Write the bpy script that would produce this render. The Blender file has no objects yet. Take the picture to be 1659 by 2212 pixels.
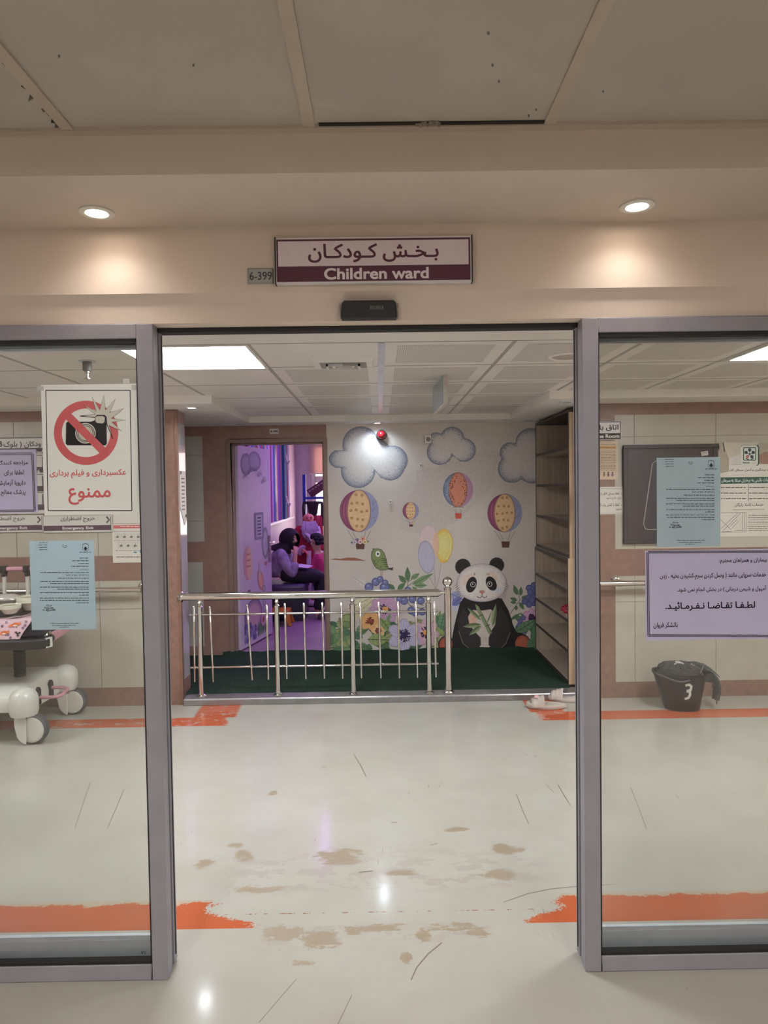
import bpy, bmesh, math, random
from mathutils import Vector, Matrix
from mathutils.geometry import delaunay_2d_cdt
random.seed(7)
SC = bpy.context.scene
COL = SC.collection
PI = math.pi
# ------------------------------------------------------------------ camera
F, CX, CY, H = 1535.0, 829.5, 1106.0, 1.5
_Y = Vector(((819-CX)/F, (CY-1059)/F, 1.0)).normalized()
_X = Vector((1, 0.0147, 0)); _X.z = -(_X.x*_Y.x+_X.y*_Y.y)/_Y.z; _X.normalize()
_Z = -_X.cross(_Y)
def ray(px, py):
    d = Vector(((px-CX)/F, (CY-py)/F, 1.0))
    return Vector((_X.dot(d), _Y.dot(d), _Z.dot(d)))
def P(px, py, Y):            # photo pixel -> point on the upright plane y = Y
    d = ray(px, py); t = Y/d.y
    return Vector((d.x*t, Y, H+d.z*t))
def PZ(px, py, z):           # photo pixel -> point on the level plane at height z
    d = ray(px, py); t = (z-H)/d.z
    return Vector((d.x*t, d.y*t, z))
cam = bpy.data.objects.new('camera', bpy.data.cameras.new('camera'))
COL.objects.link(cam); SC.camera = cam
cam.data.sensor_fit = 'HORIZONTAL'; cam.data.sensor_width = 36; cam.data.lens = F*36/1659
cam.data.clip_start = 0.02
# camera axes in world: right = (X.x,Y.x,Z.x) ...
R = Vector((_X.x, _Y.x, _Z.x)); U = Vector((_X.y, _Y.y, _Z.y)); FW = Vector((_X.z, _Y.z, _Z.z))
M = Matrix.Identity(4)
for i in range(3):
    M[i][0] = R[i]; M[i][1] = U[i]; M[i][2] = -FW[i]
M[2][3] = H
cam.matrix_world = M
SC.view_settings.view_transform = 'Standard'; SC.view_settings.look = 'None'
SC.view_settings.exposure = 0.0; SC.view_settings.gamma = 1.0
SC.view_settings.use_curve_mapping = False
# ------------------------------------------------------------------ materials
def lin(c):
    return tuple((v/255/12.92 if v/255 <= .04045 else ((v/255+.055)/1.055)**2.4) for v in c)
class Nd:                    # tiny node-expression helper
    nt = None
    def __init__(s, sock): s.s = sock
    @staticmethod
    def m(op, *a, clamp=False):
        n = Nd.nt.nodes.new('ShaderNodeMath'); n.operation = op; n.use_clamp = clamp
        for i, v in enumerate(a):
            if isinstance(v, Nd): Nd.nt.links.new(v.s, n.inputs[i])
            else: n.inputs[i].default_value = v
        return Nd(n.outputs[0])
    def __add__(s, o): return Nd.m('ADD', s, o)
    def __radd__(s, o): return Nd.m('ADD', o, s)
    def __sub__(s, o): return Nd.m('SUBTRACT', s, o)
    def __rsub__(s, o): return Nd.m('SUBTRACT', o, s)
    def __mul__(s, o): return Nd.m('MULTIPLY', s, o)
    def __rmul__(s, o): return Nd.m('MULTIPLY', o, s)
def sstep(x, a, b):
    n = Nd.nt.nodes.new('ShaderNodeMapRange'); n.interpolation_type = 'SMOOTHSTEP'
    Nd.nt.links.new(x.s, n.inputs[0]); n.inputs[1].default_value = a; n.inputs[2].default_value = b
    return Nd(n.outputs[0])
def position():
    g = Nd.nt.nodes.new('ShaderNodeNewGeometry'); return Nd(g.outputs['Position'])
def objco():
    g = Nd.nt.nodes.new('ShaderNodeTexCoord'); return Nd(g.outputs['Object'])
def sep(v):
    n = Nd.nt.nodes.new('ShaderNodeSeparateXYZ'); Nd.nt.links.new(v.s, n.inputs[0])
    return [Nd(o) for o in n.outputs]
def noise(v, scale, detail=4, rough=.55, sc=(1, 1, 1)):
    mp = Nd.nt.nodes.new('ShaderNodeMapping'); mp.inputs['Scale'].default_value = sc
    Nd.nt.links.new(v.s, mp.inputs[0])
    n = Nd.nt.nodes.new('ShaderNodeTexNoise'); n.inputs['Scale'].default_value = scale
    n.inputs['Detail'].default_value = detail; n.inputs['Roughness'].default_value = rough
    Nd.nt.links.new(mp.outputs[0], n.inputs['Vector'])
    return Nd(n.outputs[0])
def mix(f, a, b):
    n = Nd.nt.nodes.new('ShaderNodeMix'); n.data_type = 'RGBA'
    for idx, v in ((0, f), (6, a), (7, b)):
        if isinstance(v, Nd): Nd.nt.links.new(v.s, n.inputs[idx])
        elif idx == 0: n.inputs[0].default_value = v
        else: n.inputs[idx].default_value = (*lin(v), 1) if max(v) > 1 else (*v, 1)
    return Nd(n.outputs[2])
def newmat(name):
    m = bpy.data.materials.new(name); m.use_nodes = True
    Nd.nt = m.node_tree
    return m, m.node_tree.nodes['Principled BSDF']
def bump(b, h, strength=.2, dist=.002):
    n = Nd.nt.nodes.new('ShaderNodeBump'); n.inputs['Strength'].default_value = strength
    n.inputs['Distance'].default_value = dist
    Nd.nt.links.new(h.s, n.inputs['Height']); Nd.nt.links.new(n.outputs[0], b.inputs['Normal'])
def mat(name, c, rough=.5, metal=0, var=.08, vs=12, bmp=0, spec=.5, bs=None, c2=None):
    m, b = newmat(name)
    b.inputs['Roughness'].default_value = rough; b.inputs['Metallic'].default_value = metal
    b.inputs['Specular IOR Level'].default_value = spec
    l = lin(c)
    if var or c2:
        n = noise(objco(), vs, 5)
        d = lin(c2) if c2 else tuple(v*(1-var*2) for v in l)
        f = sstep(n, .3, .7)
        Nd.nt.links.new(mix(f, d, l).s, b.inputs['Base Color'])
    else:
        b.inputs['Base Color'].default_value = (*l, 1)
    if bmp: bump(b, noise(objco(), bs or vs*8, 6), bmp)
    return m
def emat(name, c, s):
    m, b = newmat(name)
    b.inputs['Base Color'].default_value = (*lin(c), 1)
    b.inputs['Emission Color'].default_value = (*lin(c), 1); b.inputs['Emission Strength'].default_value = s
    return m
def paintmat(name, rough=.55, wob=.12, scale=40, spec=.35):
    m, b = newmat(name)
    a = Nd.nt.nodes.new('ShaderNodeVertexColor'); a.layer_name = 'Col'
    n = noise(objco(), scale, 6, .65)
    mul = Nd.nt.nodes.new('ShaderNodeMix'); mul.data_type = 'RGBA'; mul.blend_type = 'MULTIPLY'
    mul.inputs[0].default_value = 1
    Nd.nt.links.new(a.outputs[0], mul.inputs[6])
    f = sstep(n, .3, .7)*wob + (1-wob)
    Nd.nt.links.new(f.s, mul.inputs[7])
    Nd.nt.links.new(mul.outputs[2], b.inputs['Base Color'])
    b.inputs['Roughness'].default_value = rough; b.inputs['Specular IOR Level'].default_value = spec
    return m
# ------------------------------------------------------------------ object helpers
WL = {}
def tag(o, label=None, cat=None, group=None, kind=None):
    if label: o['label'] = label
    if cat: o['category'] = cat
    if group: o['group'] = group
    if kind: o['kind'] = kind
    return o
def thing(name, loc, label, cat, group=None, kind=None):
    o = bpy.data.objects.new(name, None); COL.objects.link(o); o.empty_display_size = .05
    o.location = loc; WL[o.name] = Vector(loc)
    return tag(o, label, cat, group, kind)
def struct(name, loc=(0, 0, 0)):
    return thing(name, loc, None, None, None, 'structure')
class MB:
    def __init__(s):
        s.bm = bmesh.new(); s.cl = s.bm.loops.layers.float_color.new('Col'); s.mi = 0; s.col = (1, 1, 1, 1)
    def c(s, rgb, g=1.0):
        l = lin(rgb); s.col = (min(l[0]*g, .92), min(l[1]*g, .92), min(l[2]*g, .92), 1); return s
    def f(s, vs, cols=None):
        try: fc = s.bm.faces.new(vs)
        except ValueError: return None
        fc.material_index = s.mi
        for i, lp in enumerate(fc.loops): lp[s.cl] = cols[i] if cols else s.col
        return fc
    def v(s, p): return s.bm.verts.new(p)
    def poly(s, pts): return s.f([s.v(p) for p in pts])
    def box(s, x0, y0, z0, x1, y1, z1, m=None):
        x0, x1 = sorted((x0, x1)); y0, y1 = sorted((y0, y1)); z0, z1 = sorted((z0, z1))
        vs = [Vector((x, y, z)) for z in (z0, z1) for y in (y0, y1) for x in (x0, x1)]
        if m: vs = [m @ v for v in vs]
        vs = [s.v(v) for v in vs]
        for a in ((0, 2, 3, 1), (4, 5, 7, 6), (0, 1, 5, 4), (2, 6, 7, 3), (0, 4, 6, 2), (1, 3, 7, 5)): s.f([vs[i] for i in a])
        return s
    def cbox(s, c, size, rot=None):
        m = Matrix.Translation(c) @ (rot.to_4x4() if rot else Matrix.Identity(4))
        h = [v/2 for v in size]
        return s.box(-h[0], -h[1], -h[2], h[0], h[1], h[2], m)
    def hexa(s, a, b):       # two quads (lists of 4 points) joined to a block
        va = [s.v(p) for p in a]; vb = [s.v(p) for p in b]
        s.f(va[::-1]); s.f(vb)
        for i in range(4): j = (i+1) % 4; s.f([va[i], va[j], vb[j], vb[i]])
        return s
    def prism(s, pts, off):  # outline pts (3-D, planar) pushed along off
        off = Vector(off); va = [s.v(p) for p in pts]; vb = [s.v(Vector(p)+off) for p in pts]
        s.f(va[::-1]); s.f(vb); n = len(pts)
        for i in range(n): j = (i+1) % n; s.f([va[i], va[j], vb[j], vb[i]])
        return s
    def rings(s, rs, cap0=True, cap1=True, close=True):
        vr = [[s.v(p) for p in r] for r in rs]
        n = len(vr[0])
        for a, b in zip(vr, vr[1:]):
            for i in range(n if close else n-1):
                j = (i+1) % n; s.f([a[i], a[j], b[j], b[i]])
        if cap0: s.f(vr[0][::-1])
        if cap1: s.f(vr[-1])
        return s
    def tube(s, pts, r, seg=12, caps=True, closed=False, flat=1.0):
        pts = [Vector(p) for p in pts]; n = len(pts)
        rr = r if isinstance(r, (list, tuple)) else [r]*n
        up = None; rs = []
        for i, p in enumerate(pts):
            if closed: t = (pts[(i+1) % n]-pts[i-1]).normalized()
            else: t = (pts[min(i+1, n-1)]-pts[max(i-1, 0)]).normalized()
            if up is None:
                up = Vector((0, 0, 1)) if abs(t.z) < .9 else Vector((0, 1, 0))
            a = t.cross(up)
            if a.length < 1e-6: a = t.cross(Vector((1, 0, 0)))
            a.normalize(); b = a.cross(t).normalized(); up = b
            rs.append([p+a*math.cos(2*PI*k/seg)*rr[i]+b*math.sin(2*PI*k/seg)*rr[i]*flat for k in range(seg)])
        if closed: rs.append(rs[0]); 
        return s.rings(rs, caps and not closed, caps and not closed)
    def lathe(s, prof, c, seg=24, axis='Z', sx=1, sy=1, cap0=True, cap1=True):
        c = Vector(c); rs = []
        for r, h in prof:
            ring = []
            for k in range(seg):
                a = 2*PI*k/seg; x, y = r*math.cos(a)*sx, r*math.sin(a)*sy
                ring.append(c+(Vector((x, y, h)) if axis == 'Z' else Vector((x, h, y)) if axis == 'Y' else Vector((h, x, y))))
            rs.append(ring)
        return s.rings(rs, cap0, cap1)
    def ball(s, c, r, sc=(1, 1, 1), u=16, v=10, rot=None):
        m = Matrix.Translation(c) @ (rot.to_4x4() if rot else Matrix.Identity(4)) @ Matrix.Diagonal((*[r*k for k in sc], 1))
        rs = []
        for i in range(1, v):
            t = PI*i/v
            rs.append([m @ Vector((math.sin(t)*math.cos(2*PI*k/u), math.sin(t)*math.sin(2*PI*k/u), -math.cos(t))) for k in range(u)])
        return s.rings(rs)
    def build(s, name, mats, parent=None, bev=0, sharp=40, loc=None, seg=2):
        bm = s.bm
        bmesh.ops.remove_doubles(bm, verts=bm.verts[:], dist=1e-6)
        if s.recalc: bmesh.ops.recalc_face_normals(bm, faces=bm.faces[:])
        bm.normal_update()
        for e in bm.edges:
            if len(e.link_faces) == 2: e.smooth = e.calc_face_angle(0) < math.radians(sharp)
        for fc in bm.faces: fc.smooth = True
        if parent is not None: o0 = WL[parent.name]
        elif loc is not None: o0 = Vector(loc)
        elif bm.verts:
            xs = [v.co for v in bm.verts]
            o0 = Vector(((min(v.x for v in xs)+max(v.x for v in xs))/2, (min(v.y for v in xs)+max(v.y for v in xs))/2, min(v.z for v in xs)))
        else: o0 = Vector((0, 0, 0))
        for v in bm.verts: v.co -= o0
        me = bpy.data.meshes.new(name); bm.to_mesh(me); bm.free()
        for m_ in (mats if isinstance(mats, (list, tuple)) else [mats]): me.materials.append(m_)
        o = bpy.data.objects.new(name, me); COL.objects.link(o)
        if parent is not None: o.parent = parent
        else: o.location = o0
        WL[o.name] = o0.copy()
        if bev:
            b = o.modifiers.new('bevel', 'BEVEL'); b.width = bev; b.segments = seg; b.limit_method = 'ANGLE'; b.angle_limit = math.radians(35)
            b.harden_normals = False
        return o
    recalc = True
def copy_tree(o, parent=None):
    c = o.copy(); COL.objects.link(c)
    if parent is not None: c.parent = parent
    for ch in [x for x in bpy.data.objects if x.parent == o]: copy_tree(ch, c)
    return c
# ------------------------------------------------------------------ lettering
_J = {}
for ch, base, n in (('ب',0xFE8F,4),('پ',0xFB56,4),('ت',0xFE95,4),('ث',0xFE99,4),('ج',0xFE9D,4),('چ',0xFB7A,4),('ح',0xFEA1,4),('خ',0xFEA5,4),
    ('د',0xFEA9,2),('ذ',0xFEAB,2),('ر',0xFEAD,2),('ز',0xFEAF,2),('ژ',0xFB8A,2),('س',0xFEB1,4),('ش',0xFEB5,4),('ص',0xFEB9,4),('ض',0xFEBD,4),
    ('ط',0xFEC1,4),('ظ',0xFEC5,4),('ع',0xFEC9,4),('غ',0xFECD,4),('ف',0xFED1,4),('ق',0xFED5,4),('ک',0xFB8E,4),('گ',0xFB92,4),('ل',0xFEDD,4),
    ('م',0xFEE1,4),('ن',0xFEE5,4),('و',0xFEED,2),('ه',0xFEE9,4),('ی',0xFBFC,4),('ئ',0xFE89,4),('ا',0xFE8D,2),('آ',0xFE81,2)):
    _J[ch] = (base, n)
def fa(t):                   # shape right-to-left letters into joined forms, visual order
    t = t.replace('لا', '\ue000')
    out = []
    for i, ch in enumerate(t):
        pv = t[i-1] if i else ' '; nx = t[i+1] if i+1 < len(t) else ' '
        jp = (pv in _J and _J[pv][1] == 4) or pv == 'ـ'
        if ch == '\ue000': out.append(chr(0xFEFC if jp else 0xFEFB)); continue
        if ch not in _J:
            out.append({'(': ')', ')': '('}.get(ch, ch)); continue
        base, n = _J[ch]
        jn = n == 4 and (nx in _J or nx in '\ue000ـ')
        k = (3 if jn else 1) if jp else (2 if jn else 0)
        # table order: isolated, final, initial, medial
        out.append(chr(base+k))
    s = ''.join(out[::-1])
    return s
_TC = {}
def text_mesh(body, bold=0.0):
    """letters as a flat mesh fitted to a unit box: [(points, triangles)]"""
    key = (body, bold)
    if key in _TC: return _TC[key]
    cu = bpy.data.curves.new('lettering', 'FONT'); cu.body = body; cu.fill_mode = 'NONE'; cu.resolution_u = 4
    o = bpy.data.objects.new('lettering', cu); COL.objects.link(o)
    dg = bpy.context.evaluated_depsgraph_get()
    me = bpy.data.meshes.new_from_object(o.evaluated_get(dg))
    co = [(v.co.x, v.co.y) for v in me.vertices]; nb = {}
    for e in me.edges:
        p, q = e.vertices; nb.setdefault(p, []).append(q); nb.setdefault(q, []).append(p)
    bpy.data.objects.remove(o); bpy.data.curves.remove(cu); bpy.data.meshes.remove(me)
    seen = set(); loops = []
    for st in sorted(nb):
        if st in seen: continue
        lp = [st]; seen.add(st); cur = st
        nxt = [x for x in nb[st] if x == st+1] or nb[st]
        cur = nxt[0]
        while cur not in seen:
            seen.add(cur); lp.append(cur); k = [x for x in nb[cur] if x not in seen]
            if not k: break
            cur = k[0]
        if len(lp) > 2: loops.append([co[i] for i in lp])
    area = lambda l: sum(p[0]*q[1]-q[0]*p[1] for p, q in zip(l, l[1:]+l[:1]))/2
    def inside(p, l):
        c = False
        for (x1, y1), (x2, y2) in zip(l, l[1:]+l[:1]):
            if (y1 > p[1]) != (y2 > p[1]) and p[0] < (x2-x1)*(p[1]-y1)/(y2-y1)+x1: c = not c
        return c
    host = []                # outline that a hole is cut from, None for a filled outline
    for i, l in enumerate(loops):
        best = None
        for j, o_ in enumerate(loops):
            if i != j and abs(area(o_)) > abs(area(l)) and sum(inside(p, o_) for p in l) > .9*len(l) and area(o_)*area(l) < 0:
                if best is None or abs(area(o_)) < abs(area(loops[best])): best = j
        host.append(best)
    if bold:
        out = []
        for l, ho in zip(loops, host):
            n = len(l); r = []; sg = (1 if area(l) > 0 else -1)*(1 if ho is None else -1)
            for i in range(n):
                ax, ay = l[i-1]; bx, by = l[i]; cx, cy = l[(i+1) % n]
                d1 = math.hypot(bx-ax, by-ay) or 1; d2 = math.hypot(cx-bx, cy-by) or 1
                nx = ((by-ay)/d1+(cy-by)/d2)*sg; ny = (-(bx-ax)/d1-(cx-bx)/d2)*sg; q = math.hypot(nx, ny)
                if q < 1e-6: r.append((bx, by)); continue
                k = min(1/max(q/2, .3), 1.15); r.append((bx+nx/q*bold*k, by+ny/q*bold*k))
            out.append(r)
        loops = out
    outs = [l for l, ho in zip(loops, host) if ho is None]
    pts = [p for l in outs for p in l]
    x0 = min(p[0] for p in pts); x1 = max(p[0] for p in pts); y0 = min(p[1] for p in pts); y1 = max(p[1] for p in pts)
    fit = lambda p: ((p[0]-x0)/(x1-x0), (p[1]-y0)/(y1-y0))
    vs = []; es = []
    for l in loops:
        n0 = len(vs); vs += [Vector(p) for p in l]; es += [(n0+i, n0+(i+1) % len(l)) for i in range(len(l))]
    vo, _e, fo, *_r = delaunay_2d_cdt(vs, es, [], 0, 1e-5)
    bb = [(min(p[0] for p in l), max(p[0] for p in l), min(p[1] for p in l), max(p[1] for p in l), l) for l in loops]
    def wind(x, y):
        w = 0
        for ax, bx, ay, by, l in bb:
            if not (ax <= x <= bx and ay <= y <= by): continue
            x1, y1 = l[-1]
            for x2, y2 in l:
                if (y1 > y) != (y2 > y) and x < (x2-x1)*(y-y1)/(y2-y1)+x1: w += 1 if y2 > y1 else -1
                x1, y1 = x2, y2
        return w
    tris = [f for f in fo if wind(sum(vo[i].x for i in f)/3, sum(vo[i].y for i in f)/3)]
    res = [([fit(p) for p in vo], tris)]
    _TC[key] = res; return res
class Art:                   # flat printed or painted work on an upright plane
    def __init__(s, Y, gain=1.0, conv=None, step=.0003):
        s.b = MB(); s.b.recalc = False; s.n = 0; s.Y = Y; s.g = gain; s.cv = conv or (lambda x, y: (x, y)); s.st = step
    def pt(s, x, y, L): return P(*s.cv(x, y), s.Y) + Vector((0, -(L+s.n/(200 if s.st > .0004 else 50))*s.st, 0))
    def lc(s, c): s.n = (s.n+1) % 10; s.b.c(c, s.g); return s.b.col
    def poly(s, pts, c, L=1):
        s.lc(c); ps = [s.pt(x, y, L) for x, y in pts]
        ar = sum(a.x*b.z-b.x*a.z for a, b in zip(ps, ps[1:]+ps[:1]))
        s.b.poly(ps if ar > 0 else ps[::-1]); return s
    def radial(s, c, rim, cols, L=1):   # star-shaped patch: cols = [(fraction, colour)...] from centre out
        n = len(rim); m0 = s.n; cc = [(f, s.lc(k)) for f, k in cols]; s.n = (m0+1) % 10
        rings = []
        for f, k in cc:
            rings.append([(s.b.v(s.pt(c[0]+(x-c[0])*f, c[1]+(y-c[1])*f, L)), k) for x, y in rim])
        for a, b in zip(rings, rings[1:]):
            for i in range(n):
                j = (i+1) % n; q = [a[i], b[i], b[j], a[j]]
                s.b.f([v for v, _ in q], [k for _, k in q])
        s.b.f([v for v, _ in rings[0]], [k for _, k in rings[0]]); return s
    def ell(s, x, y, rx, ry, c, L=1, rot=0, c2=None, n=28, mid=.6):
        ca, sa = math.cos(rot), math.sin(rot)
        rim = [(x+rx*math.cos(t)*ca-ry*math.sin(t)*sa, y+rx*math.cos(t)*sa+ry*math.sin(t)*ca) for t in [-2*PI*k/n for k in range(n)]]
        if c2 is None: return s.poly(rim, c, L)
        return s.radial((x, y), rim, [(mid*.35, c), (mid, c), (1, c2)], L)
    def line(s, pts, w, c, L=1, taper=False):
        s.lc(c); n = len(pts); lv = []
        for i, p in enumerate(pts):
            a = pts[max(i-1, 0)]; b = pts[min(i+1, n-1)]
            dx, dy = b[0]-a[0], b[1]-a[1]; d = math.hypot(dx, dy) or 1
            ww = w/2*(1-.8*i/(n-1) if taper else 1)
            lv.append((s.b.v(s.pt(p[0]-dy/d*ww, p[1]+dx/d*ww, L)), s.b.v(s.pt(p[0]+dy/d*ww, p[1]-dx/d*ww, L))))
        for (a, b), (d, e) in zip(lv, lv[1:]): s.b.f([a, d, e, b])
        return s
    def ring(s, x, y, r, w, c, L=1, n=40, rx=1.0):
        s.lc(c)
        vs = [(s.b.v(s.pt(x+(r-w/2)*rx*math.cos(t), y+(r-w/2)*math.sin(t), L)), s.b.v(s.pt(x+(r+w/2)*rx*math.cos(t), y+(r+w/2)*math.sin(t), L))) for t in [2*PI*k/n for k in range(n)]]
        for i in range(n):
            a, b = vs[i], vs[(i+1) % n]; s.b.f([a[0], b[0], b[1], a[1]])
        return s
    def leaf(s, x0, y0, x1, y1, w, c, L=1, vein=None, c2=None):
        dx, dy = x1-x0, y1-y0; d = math.hypot(dx, dy); nx, ny = -dy/d, dx/d
        pr = [math.sin(PI*(k/10)**.85)*w/2 for k in range(11)]
        rim = [(x0+dx*k/10+nx*pr[k], y0+dy*k/10+ny*pr[k]) for k in range(11)] + [(x0+dx*k/10-nx*pr[k], y0+dy*k/10-ny*pr[k]) for k in range(9, 0, -1)]
        s.poly(rim, c, L)
        if c2: s.poly([(x0, y0)] + rim[1:10] + [(x1, y1)], c2, L+.07)
        if vein:
            s.line([(x0, y0), (x1, y1)], max(w*.07, 1.5), vein, L+.12)
            if w > 50:
                for k in (2, 4, 6, 8):
                    for sg in (1, -1):
                        s.line([(x0+dx*k/10, y0+dy*k/10), (x0+dx*(k+1.3)/10+nx*pr[k]*sg*.9, y0+dy*(k+1.3)/10+ny*pr[k]*sg*.9)], 2.2, vein, L+.12)
        return s
    def rect(s, x0, y0, x1, y1, c, L=1):  # level in the room
        a = s.pt((x0+x1)/2, (y0+y1)/2, L); k = s.scale(); w, h = abs(x1-x0)*k/2, abs(y1-y0)*k/2
        s.lc(c); s.b.poly([a+Vector((-w, 0, -h)), a+Vector((w, 0, -h)), a+Vector((w, 0, h)), a+Vector((-w, 0, h))]); return s
    def frame(s, x0, y0, x1, y1, w, c, L=1):
        s.rect(x0, y0, x1, y0+w, c, L); s.rect(x0, y1-w, x1, y1, c, L); s.rect(x0, y0, x0+w, y1, c, L); s.rect(x1-w, y0, x1, y1, c, L); return s
    def scale(s):
        a = s.cv(0, 0); b = s.cv(100, 0)
        return math.hypot(b[0]-a[0], b[1]-a[1])/100*s.Y/F
    def text(s, body, x0, y0, x1, y1, c, bold=.012, L=2, rot=0):
        k = s.scale(); w, h = abs(x1-x0)*k, abs(y1-y0)*k
        for vs, fs in text_mesh(body, bold):
            s.lc(c); a = s.pt((x0+x1)/2, (y0+y1)/2, L)
            bv = [s.b.v(a+Vector(((u-.5)*w, 0, (v-.5)*h))) for u, v in vs]
            for f in fs: s.b.f([bv[i] for i in f])
        return s
    def words(s, x0, x1, y, h, c, L=2, seed=1, right=True, dens=.85):   # a line of print too fine to read
        r = random.Random(seed); x = x1
        while x > x0:
            w = r.uniform(1.2, 4.2)*h
            if x-w < x0: w = x-x0
            if w > .5*h:
                s.rect(x-w, y-h*.18, x, y+h*.3, c, L)
                for _ in range(max(1, int(w/h*1.1))):
                    xx = x-r.uniform(0, w); hh = r.uniform(.25, .75)*h; up = r.random() < .6
                    s.rect(xx-h*.11, y-hh if up else y, xx+h*.11, y if up else y+hh, c, L)
            x -= w+r.uniform(.35, .7)*h
        return s
    def build(s, name, m, parent=None): return s.b.build(name, m, parent)
def skin(name, verts, edges, rad, m, parent, sub=2, root=0, face=None):
    bm = bmesh.new(); L = bm.verts.layers.skin.verify()
    vs = []
    o0 = WL[parent.name]
    for i, p in enumerate(verts):
        v = bm.verts.new(Vector(p)-o0); r = rad[i]
        v[L].radius = (r, r) if not isinstance(r, tuple) else r
        v[L].use_root = (i == root); vs.append(v)
    for a, b in edges: bm.edges.new((vs[a], vs[b]))
    me = bpy.data.meshes.new(name); bm.to_mesh(me); bm.free()
    o = bpy.data.objects.new(name, me); COL.objects.link(o)
    md = o.modifiers.new('s', 'SKIN'); md.use_smooth_shade = True
    if sub: sd = o.modifiers.new('d', 'SUBSURF'); sd.levels = sub; sd.render_levels = sub
    dg = bpy.context.evaluated_depsgraph_get()
    me2 = bpy.data.meshes.new_from_object(o.evaluated_get(dg))
    bpy.data.objects.remove(o); bpy.data.meshes.remove(me)
    me2.name = name
    if face:                 # nose, brow, sockets, chin and ears pressed into the head
        c, R_, f = face; c = Vector(c)-o0; f = Vector(f); f.z = 0; f.normalize(); l = Vector((0, 0, 1)).cross(f)
        for v in me2.vertices:
            d = v.co-c; a, b_, u = d.dot(f)/R_, d.dot(l)/R_, d.z/R_
            if abs(u) > 1.4 or abs(b_) > 1.5 or abs(a) > 1.5: continue
            g = lambda x, y, sx, sy: math.exp(-((b_-x)/sx)**2-((u-y)/sy)**2)
            k = 0
            if a > .2: k = .34*g(0, -.22, .15, .14)+.16*g(0, 0, .11, .2)+.05*g(0, .25, .5, .1)-.09*(g(.33, .06, .17, .12)+g(-.33, .06, .17, .12))+.10*g(0, -.85, .3, .2)+.05*g(0, -.52, .26, .08)
            v.co += f*k*R_
            e = math.exp(-((a+.05)/.2)**2-((u+.05)/.28)**2)
            if abs(b_) > .35: v.co += l*math.copysign(.16*e*R_, b_)
    me2.materials.clear()
    for k in (m if isinstance(m, (list, tuple)) else [m]): me2.materials.append(k)
    for p in me2.polygons: p.use_smooth = True
    o = bpy.data.objects.new(name, me2); COL.objects.link(o); o.parent = parent; WL[o.name] = o0.copy()
    return o
class Sk:                    # gathers named joints and bones for skin()
    def __init__(s): s.v = []; s.e = []; s.r = []; s.n = {}
    def j(s, name, p, r, frm=None):
        s.n[name] = len(s.v); s.v.append(Vector(p)); s.r.append(r)
        if frm is not None: s.e.append((s.n[frm], s.n[name]))
        return s
    def build(s, name, m, parent, sub=2, face=None): return skin(name, s.v, s.e, s.r, m, parent, sub, 0, face)
# ================================================================== materials used
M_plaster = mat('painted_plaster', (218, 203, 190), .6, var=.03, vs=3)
M_soffit = mat('soffit_paint', (210, 197, 185), .6, var=.03, vs=2)
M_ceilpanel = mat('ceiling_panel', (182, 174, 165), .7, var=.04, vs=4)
M_tbar = mat('ceiling_grid_bar', (186, 172, 157), .5, var=.03)
M_white = mat('white_paint', (232, 230, 224), .5, var=.03)
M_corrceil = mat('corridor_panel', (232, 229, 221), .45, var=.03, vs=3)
M_alu = mat('grey_door_paint', (146, 144, 152), .42, var=.06, vs=9, spec=.5)
M_alud = mat('grey_rail', (196, 204, 210), .4, var=.05)
M_rubber = mat('black_rubber', (28, 28, 30), .6, var=.1)
M_dark = mat('dark_slot', (30, 29, 30), .7, var=0)
M_steel = mat('polished_steel', (226, 223, 218), .12, 1, var=.03)
M_kerb = mat('kerb_metal', (158, 156, 156), .38, .7, var=.08, vs=18)
M_tile = mat('cream_wall_tile', (180, 175, 161), .3, var=.05, vs=5)
M_grey = mat('pale_wall_tile', (188, 184, 176), .3, var=.05, vs=5)
M_brown = mat('brown_wall_tile', (138, 108, 95), .35, var=.1, vs=22)
M_brown2 = mat('brown_alcove_tile', (160, 128, 118), .35, var=.07, vs=14)
M_doorfr = mat('brown_door_metal', (148, 122, 112), .4, var=.06)
M_grout = mat('grout', (130, 122, 110), .8, var=.1)
M_black = mat('black_plastic', (36, 36, 38), .45, var=.15)
M_paint = paintmat('print_ink', .6, .05, 30)
M_gloss = paintmat('laminated_print', .22, .03, 30, .5)
M_mural = paintmat('mural_paint', .5, .12, 55)
def papermat(name, c, rough=.3, k=.45):
    m = mat(name, c, rough, var=.02); nt = m.node_tree; bb = nt.nodes['Principled BSDF']
    t = nt.nodes.new('ShaderNodeBsdfTranslucent'); t.inputs[0].default_value = (*lin(c), 1); mx = nt.nodes.new('ShaderNodeMixShader'); mx.inputs[0].default_value = k
    nt.links.new(bb.outputs[0], mx.inputs[1]); nt.links.new(t.outputs[0], mx.inputs[2]); nt.links.new(mx.outputs[0], nt.nodes['Material Output'].inputs[0]); return m
M_signw = mat('sign_white', (225, 220, 220), .35, var=.02)
# glass: clear, faint green, mirror-like at its surface
def glassmat():
    m, b = newmat('clear_glass'); nt = Nd.nt; out = nt.nodes['Material Output']
    t = nt.nodes.new('ShaderNodeBsdfTransparent'); t.inputs[0].default_value = (.97, .972, .965, 1)
    g = nt.nodes.new('ShaderNodeBsdfGlossy'); g.inputs['Roughness'].default_value = .02
    fr = nt.nodes.new('ShaderNodeFresnel'); fr.inputs[0].default_value = 1.5
    mx = nt.nodes.new('ShaderNodeMixShader')
    nt.links.new(fr.outputs[0], mx.inputs[0]); nt.links.new(t.outputs[0], mx.inputs[1]); nt.links.new(g.outputs[0], mx.inputs[2])
    nt.links.new(mx.outputs[0], out.inputs[0]); nt.nodes.remove(b); return m
M_glass = glassmat()
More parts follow.
